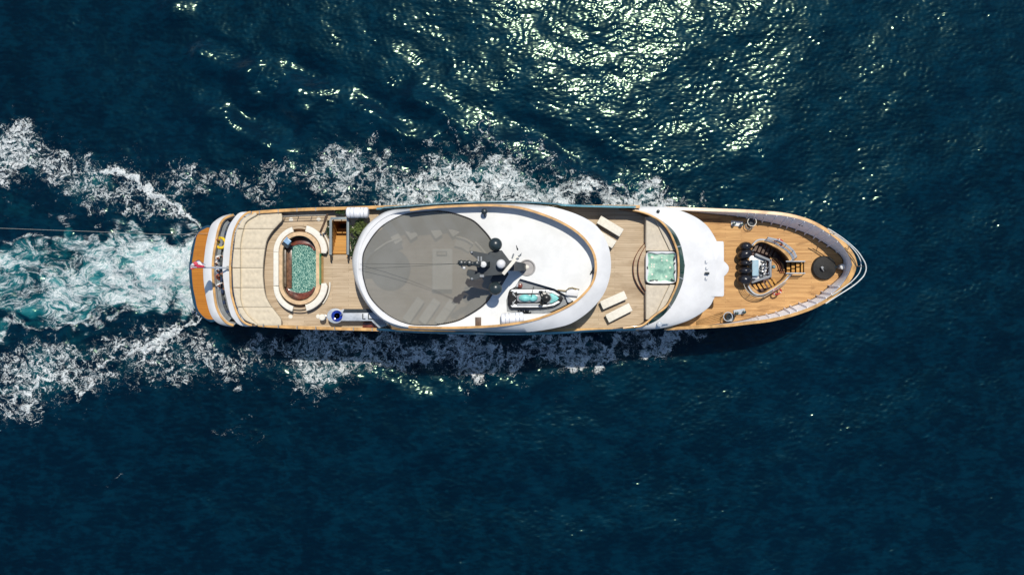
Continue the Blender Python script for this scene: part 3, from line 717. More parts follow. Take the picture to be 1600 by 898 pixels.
# curved bench cushions round the pool
def arc_pts(a0, a1, r, yc, n=22): return [(468.3 + r*math.cos(R(t)), yc - r*math.sin(R(t))) for t in np.linspace(a0, a1, n)]
ZC = 6.82
def bench(name, label, outer, inner, z=ZC):
    o = thing(name, label, 'bench', W(sum(p[0] for p in outer)/len(outer), sum(p[1] for p in outer)/len(outer), ZU), 0, 'curved benches round the pool')
    P = [W(x, y, z) for x, y in outer] + [W(x, y, z) for x, y in inner[::-1]]
    Pq = [tuple(p) for p in P]
    mm = MB(); mm.prism(Pq, z-.22, z, .07); mm.build('cushion', M['cream2'], o)
    mm = MB(); mm.prism(inset(Pq, .05), ZU, z-.21, 0); mm.build('plinth', M['brown'], o)
    return o
bench('pool_bench', 'curved cream bench cushion at the upper left of the pool', arc_pts(107, 180, 41.5, 394), arc_pts(107, 180, 33, 394))
bench('pool_bench', 'straight cream bench cushion along the left side of the pool', [(426.8,394),(426.8,446.5)], [(435.3,394),(435.3,446.5)])
bench('pool_bench', 'curved cream bench cushion at the lower left of the pool', arc_pts(180, 253, 41.5, 447), arc_pts(180, 253, 33, 447))
def lobe(sgn, yc):
    o = [(468.3 + (43.3 if True else 0)*math.cos(R(t)), yc - sgn*43.3*math.sin(R(t))) for t in np.linspace(76, 4, 22)]
    i_ = [(468.3 + 33*math.cos(R(t)), yc - sgn*33*math.sin(R(t))) for t in np.linspace(76, 1, 22)]
    return o + [(509, yc + sgn*2.2)], i_ + [(501.8, yc + sgn*1.5)]
o_, i_ = lobe(1, 394); bench('pool_bench', 'wide curved cream bench at the upper right of the pool', o_, i_)
o_, i_ = lobe(-1, 444); bench('pool_bench', 'wide curved cream bench at the lower right of the pool', o_, i_)
for sgn, yc in ((1, 394), (-1, 444)):
    rr_ = [W(468.3 + 47*math.cos(R(t)), yc - sgn*47*math.sin(R(t)), ZU+.1) for t in np.linspace(40, -4, 16)]
    m = MB(); m.tube(rr_, .07, 6); part('bench_kerb', m, M['cream2'], pool)

# ---- sun pad at the stern
pad_r = [(439.2,332.6),(440.4,343),(434.3,350.4),(424.5,361.5),(417,373.7),(413.5,388.4),(411,408),(410.2,422),(410.4,434.5),(413.5,459),(420.8,475),(430.6,488),(438,498),(438.8,508)]
seam_l = [(402.5,335.7),(386.6,345.5),(381.7,355),(378,368),(375.5,383.5),(373,400),(372,415),(372,430),(373,449),(375.3,465),(378.6,478.6),(384,488.5),(391,497),(402,506.5)]
rail_l = [(395,334.5),(381,340.5),(374,350.4),(368,365),(364.8,389.6),(363,408),(362.8,425),(364.3,452.9),(368,471),(374,488),(381,498.6),(390,504),(399,507)]
pad = thing('stern_sun_pad', 'large cream sun pad in panels across the stern deck', 'sun pad', W(395, 419, ZU))
yb = [331.5, 357.8, 388.4, 418.4, 449.4, 480, 508.6]
pr = sorted(smooth(pad_r, 160), key=lambda p: p[1]); sm = sorted(smooth(seam_l, 160), key=lambda p: p[1]); rl = sorted(smooth(rail_l, 160), key=lambda p: p[1])
def dimpled(left, right, z, z0, dim, depth=.055, nu=26):
    """cushion between two lines of (px, py) read at the same py, with buttoned dimples"""
    nv = len(left); m_ = MB(); vs = []; rings = []
    D = [W(x, y, z) for x, y in dim]
    for j, (l, r_) in enumerate(zip(left, right)):
        row = []
        for i in range(nu):
            u = i/(nu-1); p = W(l[0]+(r_[0]-l[0])*u, l[1]+(r_[1]-l[1])*u, z)
            e = min(i, nu-1-i, (j)*1.0, (nv-1-j)*1.0); dz = -.05*math.exp(-e*1.4)
            for q in D: dz -= depth*math.exp(-((p.x-q.x)**2+(p.y-q.y)**2)/.010) + depth*.35*math.exp(-((p.x-q.x)**2+(p.y-q.y)**2)/.06)
            row.append(Vector((p.x, p.y, z+dz)))
        rings.append(row)
    m_.loft(rings, closed=False)
    per = rings[0] + [r_[-1] for r_ in rings[1:-1]] + rings[-1][::-1] + [r_[0] for r_ in rings[1:-1]][::-1]
    m_.loft([per, [Vector((p.x, p.y, z0)) for p in per]])
    return m_
def xat(P, y): return float(np.interp(y, [p[1] for p in P], [p[0] for p in P]))
for k in range(6):
    ya, yc2 = yb[k]+.28, yb[k+1]-.28; yy = np.linspace(ya, yc2, 15)
    O = [(xat(pr, y), y) for y in yy]; I = [(max(xat(sm, y)+.4, 376), y) for y in yy]
    if k == 0: I = [(x, y) for x, y in zip([xat(sm, max(y, 336)) for y in yy], yy)]
    dm = []
    for fx in (.28, .5, .72):
        for fy in (.28, .72):
            y = ya + (yc2-ya)*fy; x = I[7][0] + (O[7][0]-I[7][0])*fx
            dm.append((x - (3 if k in (0, 5) and fx > .6 else 0), y))
    dimpled(I, O, 6.80, 6.5, dm).build('seat_cushion', M['cream'], pad, ang=60)
    rI = [(xat(rl, y), y) for y in yy]; rO = [(x-.9, y) for x, y in I]
    if k in (0, 5): rI = [(min(a[0], b[0]-1.5), a[1]) for a, b in zip(rI, rO)]
    P = [tuple(W(x, y, 6.98)) for x, y in rO] + [tuple(W(x, y, 6.98)) for x, y in rI[::-1]]
    mm = MB(); mm.prism(P, 6.5, 6.98, .08); mm.build('backrest_cushion', M['cream'], pad)
P = [tuple(W(x, y, 6.5)) for x, y in pr] + [tuple(W(x, y, 6.5)) for x, y in rl[::-1]]
m = MB(); m.prism(inset(P, .08), ZU, 6.52); m.build('plinth', M['seam'], pad)

# ---- stairwell on the upper deck
SH = [(520,345),(541.5,345),(541.5,398),(520,398)]
m = MB(); t0 = TB(*SH, z=ZU); t1 = TB((520.5,346),(541,346),(541,398),(520.5,398), z=3.3)
t1 = [Vector((p.x, p.y, 3.3)) for p in t0]
m.loft([t0, t1]); stair = part('stairwell', m, M['teak_stair']); m = MB(); m.cap(t1, 3.3); part('lower_landing', m, M['brown'], stair)  # landing colour kept dark to paint in the shade deep in the well
for k in range(7):
    y = 396 - k*5.6; z = ZU - .08 - k*.27
    c0, c1 = W(520.6, y, z), W(540.9, y-5.2, z)
    mm = MB(); mm.box(((c0.x+c1.x)/2, (c0.y+c1.y)/2, z-.04), (abs(c1.x-c0.x), abs(c1.y-c0.y)+.04, .06)); part('tread', mm, M['teak_stair'], stair)
for pts, nm in (([(516.5,342.5),(516.5,398)], 'a'), ([(543.5,342.5),(543.5,398)], 'b'), ([(516.5,341.2),(543.5,341.2)], 'c')):
    a, b = W(*pts[0], 7.1), W(*pts[1], 7.1); c = (a+b)/2; d = b-a
    mm = MB(); mm.box((c.x, c.y, 7.1), (max(abs(d.x), .19), max(abs(d.y), .19), .06), bev=.02); part('stair_handrail', mm, M['railg'], stair)
    for t in (0.03, .5, .97):
        p = a.lerp(b, t); mm = MB(); mm.tube([(p.x, p.y, ZU), (p.x, p.y, 7.08)], .035, 6); part('handrail_post', mm, M['mastblk'], stair)
for x in (519, 542.8):
    a, b = W(x, 345, 6.3), W(x, 402, 6.3); mm = MB(); mm.box(((a.x+b.x)/2, (a.y+b.y)/2, 6.26), (.12, abs(a.y-b.y), .14)); part('stair_kerb', mm, M['varnish'], stair)
for x in (516.5, 543.5):
    mm = MB(); mm.tube([W(x, 398, 7.1), W(x+.3, 403, 7.0), W(x+.5, 408, 6.25)], .05, 8); part('rail_end', mm, M['mastblk'], stair)

# ---- bar at the lower edge of the aft deck
bar_o = [(583,482.8),(535,482.8),(531,485)]
ring_ = [(523.8 + 13*math.cos(R(t)), 493.3 - 11.6*math.sin(R(t))) for t in np.linspace(50, 318, 30)]
bar_p = ring_ + [(536,501.2),(580,501.2),(592,512.5),(606,508),(596,494),(580,482.8),(536,482.8)]
bar_w = [tuple(W(x, y, 7.2)) for x, y in bar_p]
m = MB(); m.prism(bar_w, 7.12, 7.2, .03, True); bar = part('bar_counter', m, M['lgrey'])
m = MB(); m.prism(inset(bar_w, .14), ZU, 7.13); part('bar_front', m, M['white'], bar)
m = MB(); m.prism([tuple(p) for p in TB((538,482.6),(580,482.6),(582,488),(535.5,488), z=7.26)], 7.19, 7.27); part('dark_upstand', m, M['mastblk'], bar)
m = MB(); m.lathe([(.42, -.02), (.42, .05), (.36, .05), (.20, -.03), (.05, -.05)], W(526.5,493.3,7.22), 30); part('basin', m, M['spablue'], bar)
m = MB(); m.lathe([(.03, 0), (.03, .05), (.01, .06)], W(526.3,493.5,7.18), 12); part('drain', m, M['mastblk'], bar)
m = MB(); m.tube([W(534.3,490,7.2), W(534.3,490,7.45), W(533,492,7.5), W(532,493,7.42)], .035, 8); part('tap', m, M['steel'], bar)
for q in ([(566.8,490),(566.8,498),(571,498)], [(575.6,490),(575.6,498),(583,498)]):
    m = MB(); m.tube([W(x, y, 7.26) for x, y in q], .04, 6); part('hatch_handle', m, M['mastblk'], bar)
for k in range(7):
    m = MB(); a = W(581+k*3.2, 497+k*.6, 7.23); b = W(588+k*2.4, 507+k*.15, 7.23); m.tube([a, b], .02, 5); part('counter_slat', m, M['grey'], bar)
m = MB(); m.prism([tuple(p) for p in TB((568,502),(590,502),(594,512),(566,512), z=6.4)], ZU, 6.42, .03); part('dark_step', m, M['varnish_d'], bar)
m = MB(); m.prism([tuple(p) for p in TB((592,504),(606,504),(610,514),(590,514), z=7.0)], ZU, 6.9, .05); part('dark_locker', m, M['mastblk'])
st = thing('bar_stool', 'small white bar stool at the round end of the bar', 'stool', W(507, 495, ZU))
m = MB(); m.lathe([(.22, .60), (.24, .64), (.24, .78), (.19, .82), (.02, .83)], st.location, 20); m.build('seat', M['cream2'], st)
m = MB(); m.lathe([(.2, 0), (.2, .03), (.04, .06), (.04, .6)], st.location, 16); m.build('pedestal', M['steel'], st)

# ---- oval roof with coaming, rail, canopy
CX, CY = 752.0, 418.5
def polar(pts, closed=True):
    a = [math.atan2(CY-y, x-CX) % (2*math.pi) for x, y in pts]; r = [math.hypot(x-CX, y-CY) for x, y in pts]
    o = sorted(zip(a, r)); aa = [q[0] for q in o]; rr = [q[1] for q in o]
    aa = [aa[-1]-2*math.pi] + aa + [aa[0]+2*math.pi]; rr = [rr[-1]] + rr + [rr[0]]
    return lambda t: float(np.interp(t % (2*math.pi), aa, rr))
O_px = smooth([(550.5,415),(551,400),(555.7,383.5),(568.9,357),(592.5,336),(612,328),(640,325.6),(684,321.4),(750,318.6),(800,318.3),(829,319.4),(868,324.4),(907.5,337.6),(933.7,354.6),(949.4,381),(954.7,409.7),(952,436),(941.6,462),(920.6,485.9),(894.3,504),(868,512),(829,518),(789,518.8),(750,518),(697,516.5),(645,514.2),(618.7,511),(592.5,496),(571.5,472.7),(555.7,441)], 300, True)
R_px = smooth([(557.5,415),(562,383),(574,358),(596,338),(616,331),(637,328.2),(684.4,322.8),(750,320.3),(789,321.5),(823.5,327),(868,342.8),(902,362.5),(923,386),(931,409.7),(928.5,436),(915,457),(889,478),(841.8,497.7),(789,508),(723.7,512),(671,512.2),(637,510.8),(616,506),(596,496),(576,474),(562,446)], 300, True)
C_px = smooth([(565.8,415),(567.8,394),(581,370),(597.7,352),(618.7,339.5),(640,333),(684,329),(750,326),(789,326.6),(823.5,331.5),(868,346.8),(899,365.8),(919.5,388),(927,410),(924.5,435),(911,455),(886,475),(840,494),(789,504),(723.7,508),(671,508),(637,506),(605.6,492),(579,466),(567.6,436)], 300, True)
fO, fR, fC = polar(O_px), polar(R_px), polar(C_px)
TH = np.linspace(0, 2*math.pi, 241)[:-1]
def P2(f, t, z): return W(CX + f(t)*math.cos(t), CY - f(t)*math.sin(t), z)
def aftness(t):   # 1 over the aft arch, 0 where the teak rail runs
    x = CX + fR(t)*math.cos(t); return float(np.clip((640-x)/30, 0, 1))
zR = [9.75*(1-aftness(t)) + 9.12*aftness(t) for t in TH]
zo = [8.65 + .62*max(0.0, math.cos(t))**1.2 for t in TH]
rO = [P2(fO, t, z-.14) for t, z in zip(TH, zo)]; rO2 = [P2(fO, t, z) for t, z in zip(TH, zo)]
rR = [P2(fR, t, z) for t, z in zip(TH, zR)]
rC = [P2(fC, t, z-.02 if False else 9.0 + (.05*aftness(t))) for t, z in zip(TH, zR)]
hump = [a.lerp(b, .55) + Vector((0, 0, .10)) for a, b in zip(rO2, rR)]
m = MB(); m.loft([[p + Vector((0, 0, -.30)) for p in rO], rO2, hump, rR]); roof = part('oval_roof', m, M['white'])
top_in = [p.lerp(Vector((q.x, q.y, p.z)), .35) for p, q in zip(rR, rC)]
m = MB(); m.loft([rR, top_in, [Vector((p.x, p.y, q.z)) for p, q in zip(top_in, rC)], rC]); part('coaming', m, M['white'], roof)
idx = [i for i, t in enumerate(TH) if CX + fR(t)*math.cos(t) > 637]
seq = [i for i in range(-120, 120) if (i % 240) in idx]
rp = [(rR[i % 240] + top_in[i % 240])/2 + Vector((0, 0, .07)) for i in seq]
a_, b_ = offset_open(rp, .085), offset_open(rp, -.085)
for q in (a_, b_):
    for i, p in enumerate(q): p.z = rp[i].z
m = MB(); m.loft([[p - Vector((0, 0, .05)) for p in a_], a_, b_, [p - Vector((0, 0, .05)) for p in b_]], closed=False); part('teak_rail', m, M['varnish'], roof)
# white deck forward of the canopy
cut = [(684,507.6),(703,504.6),(723.7,497.7),(755,478),(771,457),(778,436),(780,418),(777,396),(767,373),(754,357),(739.5,344),(720,336),(702,331.2),(684,329)]
cutw = [Vector(q) for q in smooth([tuple(W(x, y, 9.0)) for x, y in cut], 60)]
aidx = [i for i in range(-120, 120) if CX + fC(TH[i % 240])*math.cos(TH[i % 240]) > 684]
arc = [Vector((rC[i % 240].x, rC[i % 240].y, 9.0)) for i in aidx]
well = [tuple(W(x, y, 9.0)) for x, y in [(812.7,435.3),(866.6,451),(882.5,460),(896,471),(893,477),(882.5,480),(865,487.4),(852,490),(819,490.3),(792,487),(791,469),(796,453),(805,448)]]
mring = [tuple(W(823.5 + 10.6*math.cos(t), 418.3 + 10.9*math.sin(t), 9.0)) for t in np.linspace(0, 2*math.pi, 33)[:-1]]
lp = arc + cutw[::-1]
m = MB(); m.cap(lp, 9.0, [[Vector(p) for p in well], [Vector(p) for p in mring]]); m.loft([[Vector((p.x, p.y, 9.0)) for p in cutw], [Vector((p.x, p.y, 8.6)) for p in cutw]], closed=False); part('roof_deck', m, M['roofwhite'], roof)
wq = [Vector(p) for p in well]
m = MB(); m.loft([wq, [Vector((p.x, p.y, 8.62)) for p in wq]]); part('well_wall', m, M['white'], roof)
m = MB(); m.cap(wq, 8.62); part('well_floor', m, M['grey'], roof)
# ring round the mast foot
m = MB(); m.lathe([(.50, -.5), (.50, .05), (.53, .11), (.58, .11), (.62, 0)], W(823.5,418.3,9.0), 36); part('mast_ring', m, plain('ring_bronze', (.33,.31,.29), .4), roof)
m = MB(); m.lathe([(.5, 0), (.45, .02), (.2, .02), (.01, .03)], W(823.5,418.3,8.55), 30); part('mast_well', m, plain('well_redbrown', (.09,.028,.022), .6, var=.6, vscale=6), roof)
for k in range(7):
    a = k*.9+.3; c = W(823.5, 418.3, 8.7); p = c + Vector((.33*math.cos(a), .33*math.sin(a), 0)); q = c + Vector((.42*math.cos(a+1.0), .42*math.sin(a+1.0), .12))
    m = MB(); m.tube([p, (p+q)/2 + Vector((0, 0, .12)), q], .035 + .012*(k % 3), 6); part('pipe', m, M[('cream2', 'varnish_d', 'grey')[k % 3]], roof)
m = MB(); m.ell(W(821.5,417.5,8.95), (.26,.19,.16)); part('lamp_cover', m, M['cream2'], roof)
# shade canopy laced into the arch
aidx2 = [i for i in range(0, 240) if CX + fC(TH[i])*math.cos(TH[i]) <= 684]
can = [Vector((rC[i].x, rC[i].y, 9.0)) for i in aidx2]
cc = W(655, 418, 9.0)
edge = [p.lerp(cc, .006) for p in can] + [p.lerp(cc, .02) for p in cutw]
canopy = MB()
rings = [[p.lerp(cc, t) + Vector((0, 0, -.12*math.sin(math.pi/2*t))) for p in edge] for t in (0, .25, .5, .75, .97)]
canopy.loft(rings); canopy.cap(rings[-1]); part('shade_canopy', canopy, M['mesh'], roof, ang=80)
m = MB(); m.tube([p.lerp(cc, .004) + Vector((0, 0, .02)) for p in can + cutw], .035, 6, closed=True); part('canopy_edge', m, M['black'], roof)
lace = MB(); ee = resample([tuple(p) for p in cutw], 84); ee2 = resample([tuple(p) for p in can], 230)
for i, p in enumerate(ee):
    if i % 1 == 0:
        q = Vector(p); d = (cc-q).normalized(); lace.tube([q + d*-.01 + Vector((0, 0, .03)), q + d*.10 + Vector((0, 0, .0))], .030, 5)
for i, p in enumerate(ee2):
    q = Vector(p); px = 800 + q.x*S(9)
    if px < 600:
        d = (cc-q).normalized(); lace.tube([q + d*-.02 + Vector((0, 0, .05)), q + d*.07 + Vector((0, 0, .0))], .022, 5)
part('lace_stitching', lace, M['black'], roof)
# closed superstructure under the forward roof, and the flared sides
m = MB()
ft = [(590,325.5),(645,321.8),(697,318),(750,316.2),(800,315.6),(850,318),(900,320.8),(960,322.3),(992,322.6)]
fb = [(590,515.6),(645,518.6),(697,520.6),(776,522.4),(829,522.2),(880,520.6),(920,518),(960,516.4),(992,515.8)]
for pts, sgn, nm in ((ft, 1, 'top'), (fb, -1, 'bot')):
    A = [Vector(q) for q in smooth([tuple(W(x, y, 7.3)) for x, y in pts], 60)]
    up = []
    for p in A:
        px = 800 + p.x*S(8.6); t = math.atan2(sgn, (px-CX)/100)
        ang = [t2 for t2 in TH if math.sin(t2)*sgn > 0]; tt = min(ang, key=lambda t2: abs(CX + fO(t2)*math.cos(t2) - px)); q = P2(fO, tt, 8.6)
        yy_ = q.y - sgn*.05; lim = p.y - sgn*.16
        up.append(Vector((p.x, max(yy_, lim) if sgn > 0 else min(yy_, lim), 8.6 if abs(yy_-p.y) < .5 else 7.9)))
    lo = [Vector((p.x, min(p.y, 99) - sgn*.10, 6.0)) for p in A]
    mm = MB(); mm.loft([lo, A, [a.lerp(b, .55) + Vector((0, sgn*.10, 0)) for a, b in zip(A, up)], up], closed=False); part('side_fairing', mm, M['pblue'])
hl = [i for i in range(-120, 120) if CX + fO(TH[i % 240])*math.cos(TH[i % 240]) > 775]
hw = [P2(fO, TH[i % 240], 9) for i in hl]; hc = W(800, 418, 9)
wall = [Vector((p.x, p.y, 0)).lerp(Vector((hc.x, hc.y, 0)), .10) for p in hw]
m = MB(); m.prism([(p.x, p.y) for p in wall], ZU, 8.5); part('deckhouse', m, M['white'])
# things fixed on the roof
m = MB(); m.lathe([(.16, 0), (.16, .12), (.22, .14), (.22, .34), (.10, .42)], W(757,331,9.3), 16); m.tube([W(757,334,9.3), W(757.5,339,9.2)], .05, 6); part('searchlight', m, M['mastblk'], roof)
m = MB(); m.prism([tuple(p) for p in TB((742.5,495.5),(751.8,495.5),(751.8,510),(742.5,510), z=9.05)], 9.0, 9.06, .01); part('roof_hatch', m, M['brown'], roof)
m = MB(); m.prism([tuple(p) for p in TB((886,452.5),(893,450.5),(905,453.5),(903,463),(884,461), z=9.35)], 9.0, 9.35, .07); part('crane_base', m, M['white'], roof)
m = MB(); m.tube([W(871,453,9.1), W(884,454.5,9.15), W(889,450.3,9.5), W(894,449.4,9.6), W(900,452.5,9.3)], .05, 6); m.tube([W(894,449.4,9.6), W(905,452,9.1)], .035, 6); part('crane_arm', m, plain('brass', (.30,.22,.10), .4), roof)
m = MB(); m.prism([tuple(p) for p in TB((883,462),(897,466),(894,475),(887,472), z=9.0)], 8.63, 8.95, .04); part('well_locker', m, M['lgrey'], roof)
m = MB(); m.lathe([(.19, 0), (.19, .18), (.1, .22), (.02, .22)], W(812.5,446,8.64), 16); part('vent_cowl', m, M['varnish_d'], roof)
m = MB(); m.lathe([(.15, 0), (.17, .14), (.1, .2), (.02, .2)], W(808.5,445.5,8.64), 14); part('vent_cowl', m, M['lgrey'], roof)
m = MB(); m.tube([W(927,418,9.6), W(925,424,9.4), W(922.5,428,9.05)], .05, 6); m.tube([W(927,418,9.6), W(926.5,428,9.1)], .04, 6); part('ladder', m, M['mastblk'], roof)
for k, (x, y) in enumerate(((812,486.5),(816,486),(820,487.5),(823.5,486),(824,489.5),(827,488.5))):
    m = MB(); m.tube([W(x-2.4, y-1, 8.7), W(x, y+.8, 8.85), W(x+2.2, y-.6, 8.7)], .06, 6); part('strap_buckle', m, M['black'], roof)

# ---- mast
z1 = 11.2
mast = MB()
def slab(pts, z, th=.18, mb=mast):
    P = [tuple(W(x, y, zz)) for (x, y), zz in zip(pts, z if isinstance(z, (list, tuple)) else [z]*len(pts))]
    lo = [(p[0], p[1], p[2]-th) for p in P]; mb.loft([lo, P]); mb.cap(P); mb.cap(lo)
# raked trunk from the roof to the upper platform
tr0 = W(819, 418, 8.7); tr1 = W(772, 414, 12.4)
Mx = []
def boxloft(secs, mb):
    rings = []
    for c, hw_, hh in secs:
        rings.append([Vector((c.x-hh, c.y-hw_, c.z)), Vector((c.x+hh, c.y-hw_, c.z)), Vector((c.x+hh, c.y+hw_, c.z)), Vector((c.x-hh, c.y+hw_, c.z))])
    mb.loft(rings); mb.cap(rings[-1]); mb.cap(rings[0])
boxloft([(W(818,418.3,8.7), .20, .26), (W(811,417,9.6), .27, .40), (W(796,416,10.6), .33, .55), (W(783,415,11.4), .36, .9)], mast)
# swept upper platform with a fork of two arms pointing aft
slab([(792,406),(792,425),(783,429),(757,431),(739,438.2),(735,437.5),(734.5,434.5),(746,425.5),(744,413),(747,405.5),(735.5,396.5),(734,393.5),(736.5,391.8),(742,392.6),(774,399)], 12.1, .5)
# arms that carry the dark domes
slab([(762.5,398.5),(766,394),(774,391),(784,391),(798,409.5),(790,414),(772,405),(764,402.5)], 10.9, .35)
slab([(766,438),(770,443),(784,446),(795,428),(790,419),(772,426)], 11.0, .6)
slab([(731.5,421.5),(748,425),(752,430),(735,434.5),(729,428)], 10.4, .15)
boxloft([(W(760,413,12.1), .20, .25), (W(757,413,12.9), .13, .16)], mast)
mt = part('mast', mast, M['mastblk'], flat=True)
for (x, y, z) in ((774, 382, 11.0), (774, 450.5, 11.0)):
    m = MB(); m.lathe([(.12, -.9), (.16, -.5), (.33, -.42), (.43, -.2), (.48, 0), (.46, .16), (.38, .32), (.24, .43), (.10, .475), (.01, .48)], W(x, y, z), 32); part('dark_radome', m, M['dome'], mt)
m = MB(); m.lathe([(.12, -.45), (.24, -.25), (.31, -.05), (.32, .05), (.28, .18), (.17, .28), (.01, .33)], W(782.8, 412.4, 12.5), 28); part('white_radome', m, M['white'], mt)
m = MB(); m.lathe([(.15, -.8), (.18, -.12), (.21, -.05), (.21, .04), (.12, .12), (.01, .14)], W(755.2, 413, 13.0), 24); part('white_dome', m, M['roofwhite'], mt)
m = MB(); m.box(W(797.5, 414.5, 12.7), (1.58, .24, .16), R(50.5), bev=.03); rb = part('radar_bar', m, M['cream2'], mt)
m = MB(); m.lathe([(.15, -.55), (.15, 0), (.11, .1)], W(797.5, 414.5, 12.6), 16); part('radar_pedestal', m, M['mastblk'], mt)
m = MB(); m.tube([W(810.5,399,12.6), W(809,403.5,12.7), W(806,405,12.7)], [.02, .11, .10], 8); m.tube([W(809.5,401.5,12.7), W(815,395.5,12.9)], .025, 6); m.tube([W(811,401,12.7), W(814.5,398,12.7)], .04, 6)
m.tube([W(800,404,12.5), W(802,398,12.6), W(803,396.5,12.6)], .05, 6); part('horn', m, M['grey'], mt)
m = MB(); m.tube([W(806.5,383,12.9), W(808.8,390,12.4)], [.015, .06], 6); part('whip_antenna', m, M['mastblk'], mt)
m = MB()
for (x, y, z, r_, h_) in ((745,412,13.1,.20,.35),(737.5,412,13.5,.15,.30),(733,411.5,13.8,.22,.4),(726,411,14.3,.19,.45),(720.5,411,14.6,.20,.35)):
    m.lathe([(r_*.6, -h_), (r_, -h_*.6), (r_, h_*.2), (r_*.7, h_*.5), (.02, h_*.6)], W(x, y, z), 14)
m.tube([W(760,413,12.6), W(742,412,13.2), W(722,411,14.2)], [.2, .16, .10], 8)
for dx, dy in ((-6, -1), (-7, 1.5), (-5, -3.5), (-4, 3)): m.tube([W(721,411,14.4), W(721+dx, 411+dy, 14.9)], .03, 5)
part('masthead', m, M['mastblk'], mt)
for (x, y, r_) in ((725,418.4,.10),(721.5,417,.055)):
    m = MB(); m.tube([W(x, y-3, 14.2), W(x, y, 14.25)], .03, 6); m.ell(W(x, y, 14.3), (r_, r_, r_), seg=12); part('mast_lamp', m, M['white'], mt)
for (x, y) in ((737,394.2),(737.5,435.6)):
    m = MB(); m.lathe([(.09, -.1), (.10, .05), (.06, .12), (.01, .13)], W(x, y, 12.2), 12); part('navigation_light', m, M['grey'], mt)
m = MB(); m.box(W(753,431,12.2), (.3,.16,.1)); m.box(W(752,404.5,12.25), (.10,.34,.2)); m.box(W(747.5,405,12.25), (.10,.4,.2)); part('antenna_base', m, M['grey'], mt)
for a, b, nm in ((W(721,411.5,14.6), W(560.5,420,9.2), 's'), (W(721,412,14.5), W(563,412,9.2), 's')):
    mid = (a+b)/2 - Vector((0, 0, .5)); m = MB(); m.tube([a, a.lerp(mid, .5) - Vector((0,0,.1)), mid, mid.lerp(b, .5) - Vector((0,0,.1)), b], .010, 5); part('stay_wire', m, M['mastblk'], mt)

# ---- under the canopy (seen through the mesh)
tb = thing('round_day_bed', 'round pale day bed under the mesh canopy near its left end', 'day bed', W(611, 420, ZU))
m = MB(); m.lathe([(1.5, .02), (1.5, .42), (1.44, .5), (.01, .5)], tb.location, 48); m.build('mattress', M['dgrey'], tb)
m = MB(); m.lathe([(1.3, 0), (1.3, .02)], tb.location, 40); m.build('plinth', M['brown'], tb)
tb = thing('dining_table', 'pale rectangular table in the middle of the deck under the mesh canopy', 'table', W(691, 421, ZU))
m = MB(); a, b = W(675.5, 389, 6.9), W(707, 452, 6.9); m.box(((a.x+b.x)/2, (a.y+b.y)/2, 6.92), (abs(a.x-b.x), abs(a.y-b.y), .08), bev=.04); m.build('tabletop', M['cream2'], tb)
for sx in (-1, 1):
    for sy in (-1, 1):
        m = MB(); m.box(((a.x+b.x)/2 + sx*.6, (a.y+b.y)/2 + sy*1.3, 6.54), (.12, .12, .68)); m.build('leg', M['brown'], tb)
tx = thing('planter_box', 'low grey box on the upper end of the pale table under the canopy', 'box', W(690.5, 396, 6.96))
m = MB(); c = tx.location; m.box(c + Vector((0, 0, .07)), (.78, .34, .14), bev=.03); m.build('box', M['dgrey'], tx); m = MB(); m.box(c + Vector((0, 0, .16)), (.66, .22, .03)); m.build('lid', M['beige'], tx)
for nm, lab, pts, wd in (('curved_sofa', 'long curved pale sofa back under the canopy at upper left', [(569,432),(570,412),(577,398),(592,387),(606,378),(624,372)], .10),
                     ('curved_sofa', 'short curved pale sofa back under the canopy at upper right', [(713,369.5),(727,373.5),(739.5,381)], .08),
                     ('curved_sofa', 'bright straight backrest under the canopy beside the upper dark dome', [(742.5,377.5),(750,385),(758.5,395)], .12)):
    P = [W(x, y, 6.9) for x, y in smooth(pts, 20)]
    o = thing(nm, lab, 'sofa', Vector((P[10].x, P[10].y, ZU)), 0, 'sofas under the canopy')
    A_, B_ = offset_open(P, wd/2), offset_open(P, -wd/2)
    m = MB(); m.loft([zz(A_, ZU), zz(A_, 6.9), zz(B_, 6.9), zz(B_, ZU)], closed=False); m.build('backrest', M['cream2'], o)
    D_ = offset_open(P, .65 if pts[0][0] < 600 else .5)
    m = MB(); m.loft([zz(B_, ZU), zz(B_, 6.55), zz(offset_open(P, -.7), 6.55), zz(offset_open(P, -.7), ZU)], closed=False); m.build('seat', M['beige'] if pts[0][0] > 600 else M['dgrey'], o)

# ---- sun loungers
def make_lounger():
    r = bpy.data.objects.new('sun_lounger', None); C.objects.link(r); r.empty_display_size = .3
    P = [(-1.0, -.33), (1.0, -.33), (1.0, .33), (-1.0, .33)]
    m = MB(); m.box((0, 0, .50), (2.02, .66, .13), bev=.045); m.build('mattress', M['cream2'], r, local=True)
    m = MB(); m.box((0, 0, .39), (1.98, .62, .07)); m.build('frame', M['brown'], r, local=True)
    for sx in (-1, 1):
        for sy in (-1, 1):
            m = MB(); m.box((sx*.88, sy*.25, .18), (.08, .08, .36)); m.build('leg', M['brown'], r, local=True)
    return r
def quad_c(q, z=6.75):
    c = W(sum(p[0] for p in q)/4, sum(p[1] for p in q)/4, z); a, b = W(*q[0], z), W(*q[1], z); return Vector((c.x, c.y, ZU)), math.atan2(b.y-a.y, b.x-a.x)
proto = make_lounger(); first = True
LQ = [([(939.2,337.6),(974.7,359),(966.8,370),(933.7,347)], 'upper cream sun lounger between the oval roof and the hot tub steps'),
      ([(928.5,354),(964.3,376.8),(956.4,388.4),(920.5,365.6)], 'cream sun lounger half hidden under the edge of the white oval roof'),
      ([(938.6,471.3),(974.7,455.3),(979.6,467.6),(942.3,481)], 'cream sun lounger below the hot tub, the upper one of that pair'),
      ([(946,493.3),(983.3,474.3),(988.2,483.5),(950.9,503)], 'cream sun lounger nearest the bottom deck edge before the hot tub')]
